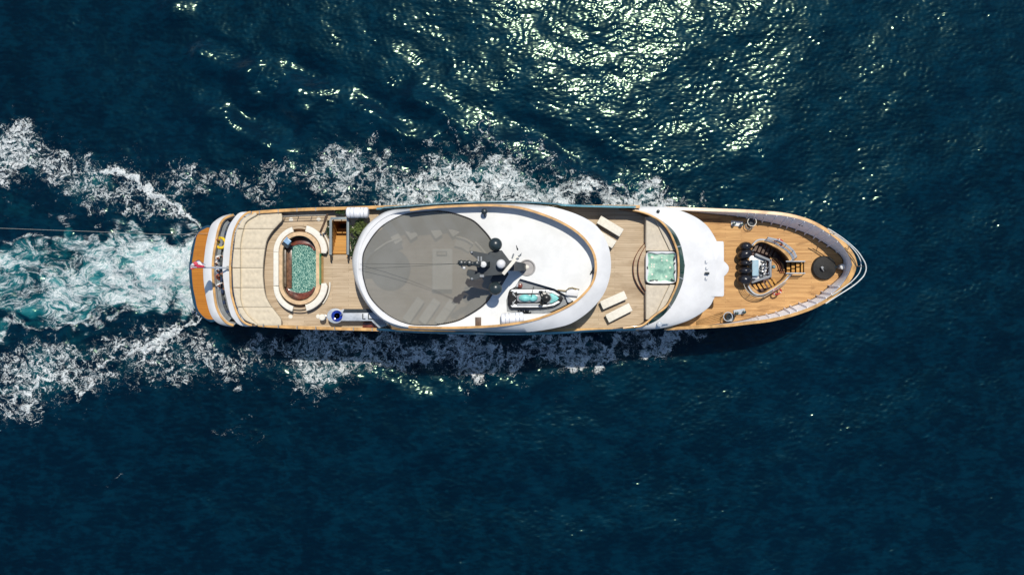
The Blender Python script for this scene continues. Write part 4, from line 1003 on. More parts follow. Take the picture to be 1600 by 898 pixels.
def place(c, a, label, grp, sc=1):
    global first
    o = proto if first else copy_tree(proto); first = False
    o.location = c; o.rotation_euler = (0, 0, a); tag(o, label, 'sun lounger', grp); return o
for q, lab in LQ:
    c, a = quad_c(q); place(c, a, lab, 'sun loungers on the open deck')
for i, (x, y, a) in enumerate(((646,484,55),(671,486,55),(696,488,55))):
    place(Vector((*W(x, y, 6.75).xy, ZU)), R(a), ('leftmost','middle','rightmost')[i] + ' of three slanted loungers at the lower edge under the canopy', 'sun loungers under the canopy')
for i, (x, y, a) in enumerate(((612,361,-57),(636,354,-57),(675,352,-57),(702,349,-57))):
    place(Vector((*W(x, y, 6.75).xy, ZU)), R(a), ('first','second','third','fourth')[i] + ' from left of four slanted loungers at the upper edge under the canopy', 'sun loungers under the canopy')

# ---- forward upper deck: front sun bed, hot tub, steps, windscreen, brow
EDGE = [W(x, y, 7.5) for x, y in smooth([(972,325.5),(1000,330.5)] + front[::-1][1:] + [(985,511),(960,514.5)], 90)]
m = MB(); m.tube(EDGE[5:-4], .075, 8, flat=.6); part('windscreen_rail', m, M['varnish'])
m = MB(); m.loft([[p + Vector((-.05, 0, -.03)) for p in EDGE], [Vector((p.x-.05, p.y, ZU)) for p in EDGE]], closed=False); part('deck_inner_side', m, M['brown'])
cin = [(966,322.3),(990,326.5),(1010,333),(1034.8,345.5),(1053,361.5),(1064,383.5),(1069.7,412),(1069.7,418),(1066.6,440.6),(1058,462.7),(1047,481),(1030,498),(1010,508),(985,514),(950,517)]
CIN = [W(x, y, 7.05) for x, y in smooth(cin, 90)]
m = MB(); m.loft([[p + Vector((.03, 0, -.02)) for p in EDGE], CIN], closed=False); part('windscreen', m, M['glassg'])
for i in (20, 33, 47, 60, 72):
    a, b = EDGE[i], CIN[i]; mm = MB(); mm.tube([a + Vector((0, 0, .03)), b + Vector((0, 0, .05))], .035, 5); part('windscreen_mullion', mm, M['lgrey'])
cout = [(940,322.0),(973,322.6),(1010,322.4),(1044.6,323.4),(1060,327.5),(1083.4,337),(1102,349.7),(1113,363.5),(1121,379),(1126,397),(1128,415),(1127,434),(1122.5,451),(1115.5,467),(1106.8,480.7),(1083.4,497),(1060,506.4),(1034.8,512.6),(1010,515),(980,516.6),(940,518)]
ox_, oy_ = 960, 419
def pol2(P):
    a = [math.atan2(oy_-y, x-ox_) for x, y in P]; r = [math.hypot(x-ox_, y-oy_) for x, y in P]; o = sorted(zip(a, r)); return [q[0] for q in o], [q[1] for q in o]
ai, ri = pol2(smooth(cin, 200)); ao, ro = pol2(smooth(cout, 260))
TT = np.linspace(R(88), R(-88), 260)
inn = []; outr = []
for t in TT:
    r1 = float(np.interp(t, ai, ri)); r2 = max(float(np.interp(t, ao, ro)), r1+.5)
    inn.append(W(ox_+r1*math.cos(t), oy_-r1*math.sin(t), 7.05)); outr.append(W(ox_+r2*math.cos(t), oy_-r2*math.sin(t), 6.55))
def mixp(a, b, t, dz): return a.lerp(b, t) + Vector((0, 0, dz))
m = MB(); m.loft([[p + Vector((0, 0, -.1)) for p in inn], inn, [mixp(a, b, .3, .07) for a, b in zip(inn, outr)], [mixp(a, b, .7, .06) for a, b in zip(inn, outr)], [mixp(a, b, .97, 0) for a, b in zip(inn, outr)], [p - Vector((0, 0, .06)) for p in outr], [p - Vector((0, 0, .35)) for p in outr]], closed=False)
brow = part('bridge_roof', m, M['white'])
pq = [(1096,376.8),(1130,376.8),(1131.2,379),(1131.5,408),(1135,411),(1138.3,415),(1139.3,419),(1138.3,424),(1135,428.5),(1131.6,431.5),(1131.6,461),(1130,463.3),(1096,463.3)]
m = MB(); m.prism([tuple(W(x, y, 6.66)) for x, y in pq], 6.3, 6.66, .05); part('front_visor', m, M['white'], brow)
bw = [a.lerp(b, .80) for a, b in zip(inn, outr)]
m = MB(); m.loft([zz(bw, 6.4), zz(bw, 5.9)], closed=False); part('bridge_wall', m, M['white'], brow)
bw2 = [a.lerp(b, .78) for a, b in zip(inn, outr)]
m = MB(); m.loft([zz(bw, 5.9), zz(bw2, 5.1)], closed=False); part('bridge_window', m, M['glassg'], brow)
m = MB(); m.loft([zz(bw2, 5.1), zz(bw, ZB)], closed=False); part('bridge_lower_wall', m, M['white'], brow)
m = MB(); m.tube([W(1101.5,427,7.0), W(1108,427,7.0)], .10, 8); part('horn', m, M['mastblk'], brow)
for (x, y) in ((1103,408),(1104,418),(1103,434)):
    m = MB(); m.tube([W(x, y-2, 7.0), W(x, y+2, 7.02), W(x+3, y+2, 7.0)], .035, 6); part('roof_fitting', m, M['white'], brow)
m = MB(); m.lathe([(.12, 0), (.12, .08), (.05, .12)], W(1028.3,330.2,6.98), 14); part('roof_vent', m, M['mastblk'], brow)
m = MB(); m.lathe([(.14, -.2), (.14, .1), (.2, .14), (.2, .22), (.08, .28)], W(1029.8,505.8,6.95), 14); m.tube([W(1031,505.8,7.1), W(1045,505.2,6.95)], [.09, .03], 8); part('roof_light', m, M['lgrey'], brow)

fbed = thing('front_sun_bed', 'beige padded sun bed wrapped round the hot tub behind the curved windscreen', 'sun bed', W(1030, 419, ZU))
fr = sorted(smooth(front, 160), key=lambda p: p[1])
def fx(y): return xat(fr, y) - 1.6
for nm, y0, y1 in (('a', 338.5, 391.5), ('b', 444.5, 499)):
    yy = np.linspace(y0, y1, 22)
    bxk = (lambda y: np.interp(y, [338, 344, 392], [1012, 1023.5, 1046.5])) if nm == 'a' else (lambda y: np.interp(y, [444, 492.5, 499], [1046.5, 1023.5, 1009.5]))
    dm = ((1020,355),(1020,374),(1031,374)) if nm == 'a' else ((1020,461),(1031,461),(1020,480))
    dimpled([(1009.4, y) for y in yy], [(max(float(bxk(y)), 1010.2), y) for y in yy], 6.86, ZU, dm, .045).build('seat_cushion', M['beige'], fbed, ang=60)
    P = [tuple(W(max(fx(y), float(bxk(y))+1.4), y, 7.0)) for y in yy if fx(y) > bxk(y)+1] + [tuple(W(float(bxk(y))+.7, y, 7.0)) for y in yy[::-1] if fx(y) > bxk(y)+1]
    m = MB(); m.prism(P, 6.4, 7.0, .06); m.build('backrest_cushion', M['beige'], fbed)
# hot tub
def rrect(x0, y0, x1, y1, r, z, n=6):
    P = []
    for cx, cy_, a0 in ((x1-r, y0+r, 0), (x0+r, y0+r, 90), (x0+r, y1-r, 180), (x1-r, y1-r, 270)):
        for k in range(n+1): a = R(a0 + 90*k/n); P.append((cx + r*math.cos(a), cy_ - r*math.sin(a)))
    return P
to = [W(x, y, 7.15) for x, y in rrect(1009, 392.3, 1057.3, 442.8, 4.5, 0)]
def tubin(t):   # scalloped inner edge
    a = t; c, s_ = math.cos(a), math.sin(a); k = max(abs(c), abs(s_)); r_ = 1/(k**.80)
    sc = 1 + .045*math.cos(8*a + .4) - .05*math.cos(4*a)
    return W(1033.2 + 20.7*c*r_*sc, 417.6 - 22*s_*r_*sc, 7.13)
ang_o = [math.atan2(p.y-W(1033,417.5,7.15).y, p.x-W(1033,417.5,7.15).x) for p in to]
ti = [tubin(a) for a in ang_o]
n_t = 96; tA = np.linspace(0, 2*math.pi, n_t+1)[:-1]
tin = [tubin(a) for a in tA]
def rr_at(a):
    c, s_ = math.cos(a), math.sin(a); k = ((abs(c)/24.15)**7 + (abs(s_)/25.25)**7)**(-1/7); return W(1033.15 + k*c, 417.55 - k*s_, 7.15)
tou = [rr_at(a) for a in tA]
m = MB(); m.loft([zz(tou, ZU), [p - Vector((0, 0, .06)) for p in tou], [p.lerp(q, .08) + Vector((0, 0, .02)) for p, q in zip(tou, tin)], [p.lerp(q, .9) for p, q in zip(tou, tin)], [Vector((p.x, p.y, 7.06)) for p in tin], [Vector((p.x, p.y, 6.5)) for p in tin]]); tub = part('hot_tub', m, M['white'])
m = MB(); m.cap([p.lerp(Vector((0, 0, 0)), 0) for p in [Vector((p.x, p.y, 6.98)) for p in tin]], 6.98); part('tub_water', m, M['tub'], tub)
for (x, y, a, s_) in ((1054.2,402.5,80,1),(1054.3,424.5,70,.7),(1051.5,437.5,-40,1),(1019,438,0,1),(1026,438,0,.5),(1011.6,418,90,.5),(1054,411.5,60,.4)):
    m = MB(); m.box(W(x, y, 7.17), (.30*s_+.05, .10, .06), R(a), bev=.02); part('headrest', m, M['mastblk'], tub)
for (x, y, s_) in ((1019,402,.11),(1034,402.5,.06),(1034,407,.06),(1018,413,.06),(1022,413,.06),(1018,417,.06),(1022,417,.07),(1019,428.5,.08),(1047,418,.09),(1041,432,.09),(1042,407,.08)):
    m = MB(); m.lathe([(s_, 0), (s_*.7, .02), (.01, .02)], W(x, y, 6.985), 12, sx=1.0); part('water_jet', m, M['cream2'], tub)
# curved steps up to the hot tub
for k, (x0, h0) in enumerate(((989.5, .26), (997, .52))):
    a = np.linspace(-1, 1, 24); P = [(x0 + (1009-x0)*abs(t)**2.2, 419.5 + (41-6*k)*t) for t in a]
    m = MB(); m.prism([tuple(W(x, y, ZU+h0)) for x, y in P], ZU, ZU+h0, .02); part('tub_step', m, M['teak_aft'], tub)
    Q = [W(x, y, ZU+h0+.01) for x, y in P]; mm = MB(); mm.tube(Q, .03, 5); part('step_nosing', mm, M['varnish_d'], tub)

# ---- foredeck
def circ(cx, cy_, r, n=32, r2=None): return [(cx + r*math.cos(t), cy_ - (r2 or r)*math.sin(t)) for t in np.linspace(0, 2*math.pi, n+1)[:-1]]
hole_px = [(1176.7,384.6),(1182.9,378.5),(1195,378.5),(1213.5,388),(1225.7,397),(1232,408.5),(1256.5,408.5),(1256.5,426.5),(1233,426.5),(1225.7,437),(1213.5,446.5),(1194,457),(1186,457.5),(1171.5,444),(1171.5,400)]
hole = TB(*hole_px, z=ZB)
fd = [Vector((p.x, p.y, ZB)) for p in in_loop]
m = MB(); m.cap(fd, ZB, [hole]); part('foredeck', m, M['teak_bow'])
# flared bulwark: inner face, outer lip, teak capping, frames
cap_out = bow_loop; far_in = inward(bow_loop, .40)
cap_in = [Vector((a.x, a.y, p.z)).lerp(Vector((b.x, b.y, p.z)), math.exp(-(abs(i-58.5)/9)**2)) for i, (p, a, b) in enumerate(zip(bow_loop, bl_in, far_in))]
nn = len(bow_loop)
m = MB(); m.loft([[p + Vector((0, 0, -.02)) for p in cap_in], [p.lerp(q, .93) for p, q in zip(cap_in, in_loop)], in_loop], closed=False); part('bulwark_lining', m, M['bulwark'])
m = MB(); m.loft([[p - Vector((0, 0, .05)) for p in cap_out], cap_out, [p + Vector((0, 0, .03)) for p in cap_in], [p - Vector((0, 0, .05)) for p in cap_in]], closed=False); part('bow_capping_rail', m, M['varnish'])
loop_r = resample([tuple(p) for p in in_loop], 52); capr = []
tcap = [Vector(p) for p in cap_in]; tin_ = [Vector(p) for p in in_loop]
L = np.concatenate([[0], np.cumsum([(tin_[i+1]-tin_[i]).length for i in range(nn-1)])])
for sI in np.arange(1.4, L[-1]-1.0, .70):
    i = int(np.searchsorted(L, sI)); i = min(max(i, 1), nn-2)
    b, t = tin_[i], tcap[i]; d = (tin_[i+1]-tin_[i-1]).normalized(); n_ = Vector((b.x-t.x, b.y-t.y, 0)).normalized()
    th = d*.02
    q = [t + Vector((0, 0, -.03)), b, b + n_*.18 , t + n_*.10 + Vector((0, 0, -.03))]
    mm = MB(); mm.add([v - th for v in q] + [v + th for v in q], [(0,1,2,3), (7,6,5,4), (0,4,5,1), (1,5,6,2), (2,6,7,3), (3,7,4,0)]); part('bulwark_frame', mm, M['bulwark'], flat=True)
m = MB(); m.tube([p + Vector((0, 0, .02)) for p in offset_open(in_loop, 0)], .05, 6); part('waterway', m, M['brown'])
for (x, y, t, a) in ((1174.5,334,.25,-8),(1251,351.5,.4,-18),(1300,375,.4,-32),(1252.8,482.8,.4,22),(1301,457.5,.4,33),(1177.5,502,.4,10),(1137.5,507,.4,5),(1132.5,330.6,.3,0)):
    mm = MB(); mm.box(W(x, y, 5.3), (.34, .13, .10), R(a), bev=.03); part('fairlead', mm, M['mastblk'] if x != 1132.5 else M['white'])
# pulpit rails
po = [(1293,357.2),(1300.8,361.4),(1318,373),(1333.5,386),(1342,395),(1347.6,403.5),(1351.8,411),(1353.4,419),(1351.8,426),(1347.5,433.5),(1333.5,446),(1307.8,462.5),(1290,474)]
pi_ = [(1296,362),(1310,370.5),(1324,380.5),(1334,390),(1340.6,398.8),(1344.4,407),(1345.6,416),(1343.6,424),(1339.6,430.5),(1329,441.5),(1312,453.5),(1300,461)]
m = MB(); m.tube([W(x, y, 7.35) for x, y in smooth(po, 60)], .045, 8); pul = part('pulpit_rail', m, plain('pulpit_white', (.62,.64,.60), .3))
m = MB(); m.tube([W(x, y, 6.95) for x, y in smooth(pi_, 50)], .038, 8); part('lower_pulpit_rail', m, pul.data.materials[0], pul)
for (a, b, c) in (((1325,389.5),(1327,380.5),(1333.5,386)), ((1328,441),(1329,442),(1334,445.8)), ((1300,362.5),(1302,365.3),(1306,364.6)), ((1339,416),(1344.6,416),(1352.8,416))):
    m = MB(); m.tube([W(*a, 6.4), W(*b, 6.95), W(*c, 7.33)], .03, 6); part('pulpit_post', m, M['steel2'], pul)

# sunken stairwell amidships on the foredeck
ZF = 3.1
hb = [Vector((p.x, p.y, ZF)) for p in hole]
m = MB(); m.loft([hole, hb]); cw = part('forward_stairwell', m, M['brown'])
m = MB(); m.cap(hb, ZF); part('well_floor', m, plain('dark_red_floor', (.08,.03,.022), .5, var=.3), cw)
m = MB(); m.prism([tuple(p) for p in TB((1203.5,401),(1215,404),(1224,413),(1226.5,424),(1222,436),(1214,444.5),(1207,441),(1203,430), z=ZF+.25)], ZF, ZF+.25, .02); part('landing', m, M['teak_bow'], cw)
for k in range(3):
    r_ = [(1206+k*4.5,405-k*.5),(1214+k*3,413),(1217+k*3,422),(1220+k*2.4,427)]
    m = MB(); m.tube([W(x, y, ZF+.30) for x, y in smooth(r_, 12)], .035, 5); part('landing_trim', m, M['varnish_d'], cw)
def tread(p0, p1, p2, p3, z, mat=None):
    m = MB(); m.prism([tuple(W(x, y, z)) for x, y in (p0, p1, p2, p3)], z-.06, z, .0, True); part('tread', m, mat or M['teak_stair'], cw, flat=True)
for k in range(6):       # lower flight, rising to the left
    t = k/6; x = 1210 - k*6.1; y = 434 + k*1.7; 
    a = (x, y+.5); b = (x-3.6, y+1.6); dx, dy = 6.8-k*.25, 11.5-k*.6
    tread(a, b, (b[0]+dx, b[1]+dy), (a[0]+dx, a[1]+dy), ZF + .35 + k*.16)
for k in range(6):       # upper flight, the coaming's shade painted in as dark brown treads
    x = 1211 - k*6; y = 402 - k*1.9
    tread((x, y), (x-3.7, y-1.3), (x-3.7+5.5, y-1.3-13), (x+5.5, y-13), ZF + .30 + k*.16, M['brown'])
for k in range(4):       # ladder flight to the right
    x = 1229.5 + k*7.4; tread((x, 409.5), (x+4.9, 409.5), (x+4.9, 425.5), (x, 425.5), ZF + .35 + k*.25)
for a, b in (((1228,426.8),(1258,426.8)), ((1228,408.3),(1258,408.3))):
    m = MB(); m.tube([W(*a, 4.9), W(*b, 4.9)], .05, 6); part('stair_handrail', m, M['lgrey'], cw)
    for x in (1236, 1257): m = MB(); m.tube([W(x, a[1], ZB), W(x, a[1], 4.9)], .035, 6); part('handrail_post', m, M['steel2'], cw)
for y in (431.5, 435, 438.5):
    pass
m = MB()
for z in (5.0, 5.2, 5.35): m.tube([W(1235, 427.2, z), W(1256, 427.2, z)], .02, 5)
part('side_bars', m, M['steel2'], cw)
# teak and grey coaming round the well
cap_o = [(1173.5,384),(1184,374),(1198.8,374),(1213.5,378.8),(1225.7,386.2),(1236.8,394.6),(1241.7,404),(1234,408)]
cap_i = [(1177.5,384.6),(1184.5,379),(1195.5,378.8),(1210,385.5),(1219.5,391),(1228,399),(1232.6,405.4),(1232,408.6)]
def coam(o, i_, z, mat, nm, h=.34):
    A = [Vector(q) for q in smooth([tuple(W(x, y, z)) for x, y in o], 40)]; B = [Vector(q) for q in smooth([tuple(W(x, y, z)) for x, y in i_], 40)]
    Mi = [a.lerp(b, .42) for a, b in zip(A, B)]
    m = MB(); m.loft([[p - Vector((0, 0, h)) for p in A], A, Mi], closed=False); part(nm, m, M['lgrey'], cw)
    m = MB(); m.loft([[p + Vector((0, 0, .012)) for p in Mi], [p + Vector((0, 0, .012)) for p in B], [p - Vector((0, 0, h)) for p in B]], closed=False); part('teak_' + nm, m, M['varnish'], cw)
coam(cap_o, cap_i, 4.75, None, 'coaming')
cap_o2 = [(1168,446.5),(1173.5,455.5),(1182,460.8),(1193,460.5),(1206,454),(1216,447.5),(1227,439.5),(1236,430),(1240,428.8)]
cap_i2 = [(1171.8,443.5),(1178,451.5),(1184,457),(1193.5,457),(1204,450.8),(1213,445.6),(1223.5,437.5),(1231,428),(1234,426.6)]
coam(cap_o2, cap_i2, 4.75, None, 'coaming')
# multi-bar guard rail, left of the well
gr = [(1162.5,442),(1166,451),(1173,458.5),(1183,463),(1194,463),(1205,457.5),(1218,449.5),(1229,441)]
for k, z in enumerate((4.75, 4.95, 5.15, 5.35)):
    m = MB(); m.tube([W(x, y, z) for x, y in smooth([(x-.3*k, y) for x, y in gr], 40)], .022 if k < 3 else .035, 6); part('guard_bar', m, M['steel2'], cw)
for (x, y) in gr[::2]: m = MB(); m.tube([W(x, y, ZB), W(x, y, 5.35)], .028, 6); part('guard_post', m, M['steel2'], cw)
gr2 = [(1198,373),(1214,377),(1227,384),(1238,393),(1243.5,403.5)]
for k, z in enumerate((4.8, 5.0, 5.2, 5.4)):
    m = MB(); m.tube([W(x+.6*k, y-.8*k, z) for x, y in smooth(gr2, 30)], .026, 6); part('guard_bar', m, M['lgrey'], cw)
for (x, y) in gr2: m = MB(); m.tube([W(x, y, ZB), W(x+2, y-2.5, 5.4)], .026, 6); part('guard_post', m, M['mastblk'], cw)
# windlass block between the flights
m = MB(); m.prism([tuple(p) for p in TB((1171,399.5),(1185,399.5),(1198.5,405.5),(1198.5,432),(1184,437.5),(1172,438.5), z=4.5)], ZF, 4.45, .04); wb = part('windlass_bed', m, M['white'])
m = MB(); m.prism([tuple(p) for p in TB((1198.8,404),(1203.6,406),(1203.6,431),(1198.8,433), z=4.5)], ZF, 4.2); part('dark_slot', m, M['varnish_d'], wb)
for a, b in (((1180,397),(1205,407.5)), ((1173,441.5),(1203.5,431.5)), ((1203.8,405),(1203.8,433))):
    m = MB(); p, q = W(*a, 4.72), W(*b, 4.72); c = (p+q)/2; d = q-p; m.box((c.x, c.y, 4.6), (d.length, .18, .34), math.atan2(d.y, d.x), bev=.03); part('bed_rail', m, M['grey'], wb)
m = MB(); m.box(W(1178.8,418.6,4.95), (.50, 1.26, .55), bev=.03); part('control_box', m, plain('blue_grey_box', (.30,.43,.48), .4), wb)
m = MB(); m.box(W(1178.8,433.3,4.8), (.42, .22, .25), bev=.03); part('small_box', m, M['lgrey'], wb)
rnd = random.Random(3)
for k in range(26):
    x, y = rnd.uniform(1185.5, 1196.5), rnd.uniform(407, 431); a = rnd.uniform(0, 6.3)
    m = MB()
    if k % 3 == 0: m.lathe([(.10, 0), (.12, .12), (.07, .2), (.01, .22)], W(x, y, 4.46), 10)
    else: p = W(x, y, 4.52); m.tube([p, p + Vector((.22*math.cos(a), .22*math.sin(a), .08)), p + Vector((.36*math.cos(a+.7), .36*math.sin(a+.7), 0))], .035, 5)
    part('windlass_fitting', m, M[('mastblk', 'steel', 'black', 'grey')[k % 4]], wb)
m = MB(); m.lathe([(.12, 0), (.15, .3), (.08, .42), (.02, .42)], W(1207,417,ZF+.6), 14); part('lamp', m, plain('lamp_teal', (.25,.42,.45), .2, metal=.4), wb)
# capstan disc and lamp at the bow
m = MB(); m.lathe([(.93, .0), (.93, .28), (.88, .34), (.30, .48), (.20, .50), (.20, .60), (.01, .62)], W(1286,418.3,ZB), 30); cp = part('capstan_cover', m, plain('black_canvas', (.014,.013,.011), .75, var=.3, vscale=3), flat=False, ang=20)
m = MB(); m.tube([W(1283,417,5.05), W(1285,420,5.1), W(1287,423,5.0)], .05, 6); m.lathe([(.1,0),(.1,.08),(.02,.1)], W(1284.5,418,5.0), 12); part('cover_knot', m, M['grey'], cp)
m = MB(); m.lathe([(.16, .0), (.16, .5), (.22, .6), (.20, .75), (.06, .82), (.01, .82)], W(1311,417,ZB), 18); fb_ = part('bow_lamp', m, M['roofwhite'])
m = MB(); m.tube([W(1302,418.5,4.6), W(1309,416.5,4.8)], .11, 8); part('lamp_arm', m, M['mastblk'], fb_)

# bollards
def bollards(px, py, a, n, mat_b):
    c = W(px, py, ZB); m = MB(); m.box(c + Vector((0, 0, .06)), (.92, .40, .12), R(a), bev=.03); o = part('bollard_base', m, mat_b)
    for s_ in (-1, 1):
        d = Vector((math.cos(R(a)), math.sin(R(a)), 0))*.30*s_; m = MB(); m.lathe([(.09, .1), (.09, .35), (.13, .40), (.12, .48), (.02, .5)], c + d + Vector((0, -.05, 0)), 14); part('bollard', m, plain('bollard_green', (.02,.05,.05), .3), o)
bollards(1151, 349.5, -5, 2, M['white']); bollards(1155, 487, 9, 2, M['lgrey'])
# winch basket with steel hoop on the top side
m = MB(); hp = W(1175, 346.5, 5.2)
m.tube([hp + Vector((.34*math.cos(t), .34*math.sin(t), 0)) for t in np.linspace(0, 2*math.pi, 25)[:-1]], .03, 6, closed=True)
for t in (0.3, 2.4, 4.5): m.tube([hp + Vector((.34*math.cos(t), .34*math.sin(t), 0)), W(1173.5, 349, ZB) + Vector((.3*math.cos(t), .3*math.sin(t), 0))], .022, 5)
hb_ = part('rope_winch', m, M['cream2'])
m = MB(); m.lathe([(.22, 0), (.2, .3), (.26, .34), (.1, .36), (.01, .36)], W(1172.5, 348.5, ZB), 18); part('winch_drum', m, M['mastblk'], hb_)
m = MB()
for t in (0, 1): m.tube([W(1171, 352, ZB+.04+.03*t) + Vector(((.34-.08*t)*math.cos(a), (.34-.08*t)*math.sin(a), 0)) for a in np.linspace(0, 2*math.pi, 25)[:-1]], .022, 5, closed=True)
part('rope_coil', m, M['rope'], hb_)
# rope drum on the bottom side with its lines
m = MB(); m.lathe([(.34, 0), (.34, .7), (.31, .72), (.31, .6), (.08, .55), (.06, .7), (.01, .7)], W(1137.5, 495.5, ZB), 26); dr = part('mooring_winch', m, M['mastblk'])
m = MB(); m.tube([W(1137.5, 494.6, 5.13) + Vector((.34*math.cos(a), .34*math.sin(a), 0)) for a in np.linspace(0, 2*math.pi, 25)[:-1]], .035, 6, closed=True); part('drum_rim', m, M['lgrey'], dr)
for k in range(5):
    m = MB(); m.tube([W(1131, 487+k*3.0, 4.55), W(1110, 494+k*2.5, 4.46), W(1088, 502+k*1.2, 4.46)], .022, 5); part('mooring_line', m, plain('tan_rope', (.38,.22,.08), .8), dr)

# five black fenders standing in a row
for i, (x, y, rx, ry, a, lab) in enumerate((
        (1164, 385, .50, .36, 5, 'black fender at the top end of the row beside the forward stairwell'),
        (1163, 397, .62, .42, 24, 'big black fender second from the top, beside the orange fitting'),
        (1163, 411, .48, .28, 0, 'slim black fender in the middle of the row left of the blue grey box'),
        (1162.5, 423, .52, .32, 0, 'black fender fourth from the top, left of the blue grey box'),
        (1162.5, 437, .58, .46, -10, 'big round black fender at the bottom end of the row'))):
    o = thing('boat_fender', lab, 'fender', Vector((*W(x, y, 4.9).xy, ZB)), R(a), 'black fenders on the foredeck')
    m = MB(); m.ell((0, 0, .62), (rx, ry, .58), seg=22); m.build('body', M['fender'], o, local=True)
    m = MB(); m.tube([(rx*.9, 0, .72), (rx*1.1, 0, .8), (rx*1.22, .05, .7)], .05, 6); m.build('eyelet', M['steel2'], o, local=True)
for i, (x, y, lab) in enumerate(((1217, 378.5, 'red and dark life ring stowed on the upper rail of the forward stairwell'), (1214, 455.5, 'red life ring stowed on the lower rail of the forward stairwell'))):
    o = thing('life_ring', lab, 'life ring', W(x, y, 4.9), R(-28 if i == 0 else 30), 'life rings by the forward stairwell')
    Tm = Matrix.Rotation(R(58 if i == 0 else -58), 4, 'X')
    P = [Tm @ Vector((.31*math.cos(a), .31*math.sin(a), 0)) for a in np.linspace(0, 2*math.pi, 29)[:-1]]
    m = MB(); m.tube(P, .07, 8, closed=True); m.build('ring', M['red'], o, local=True)
    for q in range(4):
        a = q*math.pi/2+.4; m = MB(); m.tube([Tm @ Vector((.31*math.cos(a+d), .31*math.sin(a+d), 0)) for d in (-.12, 0, .12)], .078, 8); m.build('band', M['white'], o, local=True)

# ---- flagpole and ensign at the stern
fp = thing('ensign_staff', 'long grey staff slanting out over the stern with a tricolour flag', 'flagpole', W(358, 418.5, 6.3))
m = MB(); m.tube([W(359,418.6,6.4), W(300,417.4,8.2)], [.075, .05], 8); m.build('staff', M['lgrey'], fp)
m = MB(); m.box(W(357.5,418.6,6.42), (.3,.3,.22), bev=.04); m.build('socket', M['steel2'], fp)
bands = [('blue_band', plain('flag_blue', (.02,.05,.16), .8), 0, .14), ('white_band', plain('flag_white', (.72,.70,.68), .8), .14, .60), ('red_band', plain('flag_red', (.50,.02,.06), .8), .60, 1.0)]
flag = thing('ensign', 'blue white and red flag drooping from the stern staff', 'flag', W(308, 417, 7.9))
fu = [(321.5,413.8),(316,409.5),(310,406),(304,408.5),(299,413),(296.5,417.5)]
fl_ = [(318,417.2),(312,417.8),(307,418),(303,419.4),(300,420.6),(297.5,420.2)]
top_ = [Vector(q) for q in smooth([tuple(W(x, y, 7.75)) for x, y in fu], 24)]; bot_ = [Vector(q) for q in smooth([tuple(W(x, y, 8.0)) for x, y in fl_], 24)]
for nm, mt_, t0_, t1_ in bands:
    rows = [[a.lerp(b, t) + Vector((0, 0, .16*math.sin(9*i/23 + 5*t))) for i, (a, b) in enumerate(zip(top_, bot_))] for t in np.linspace(t0_, t1_, 5)]
    m = MB(); m.loft(rows, closed=False); m.loft([[p - Vector((0, 0, .012)) for p in r_] for r_ in rows], closed=False); m.build(nm, mt_, flag)
m = MB(); c = top_[12].lerp(bot_[12], .42) + Vector((0, 0, .2)); m.ell(c, (.17, .13, .03), seg=12); m.build('emblem', plain('flag_emblem', (.55,.07,.10), .8), flag)

# ---- tow line astern
tl = MB(); P = [W(325,364.5,1.3), W(300,365.5,.9), W(260,366,.55), W(200,364,.35), W(140,361.5,.3), W(80,359.5,.28), W(0,356.5,.28), W(-90,353,.28)]
tl.tube([Vector(q) for q in smooth([tuple(p) for p in P], 40)], .015, 5)
o = tl.build('tow_line', M['rope'], None, base=W(300,365.5,.9)); tag(o, 'thin pale tow line trailing left from the stern platform', 'rope')

# ---- liferaft canisters
def canister(px, py, z, a, label):
    o = thing('liferaft_canister', label, 'liferaft', W(px, py, z-.4), R(a), 'white liferaft canisters')
    Mr = Matrix.Rotation(math.pi/2, 4, 'Y')
    prof = [(.05, -.82), (.30, -.82), (.385, -.76), (.40, -.70), (.40, -.03), (.415, -.02), (.415, .02), (.40, .03), (.40, .70), (.385, .76), (.30, .82), (.05, .82)]
    m = MB(); m.lathe(prof, (0, 0, .42), 32, Mr); m.build('shell', M['canister'], o, local=True)
    for x in (-.5, -.22, .25, .52): m = MB(); m.lathe([(.405, x-.025), (.415, x-.02), (.415, x+.02), (.405, x+.025)], (0, 0, .42), 32, Mr); m.build('strap', M['lgrey'], o, local=True)
    for s_ in (-1, 1): m = MB(); m.box((s_*.5, 0, .06), (.10, .72, .14)); m.build('cradle', M['steel2'], o, local=True)
    return o
canister(560.5, 333, 7.6, 0, 'white liferaft canister on the upper deck rail beside the green shrub')
canister(800.5, 496.5, 9.4, 4, 'white liferaft canister on the roof below the jet ski')

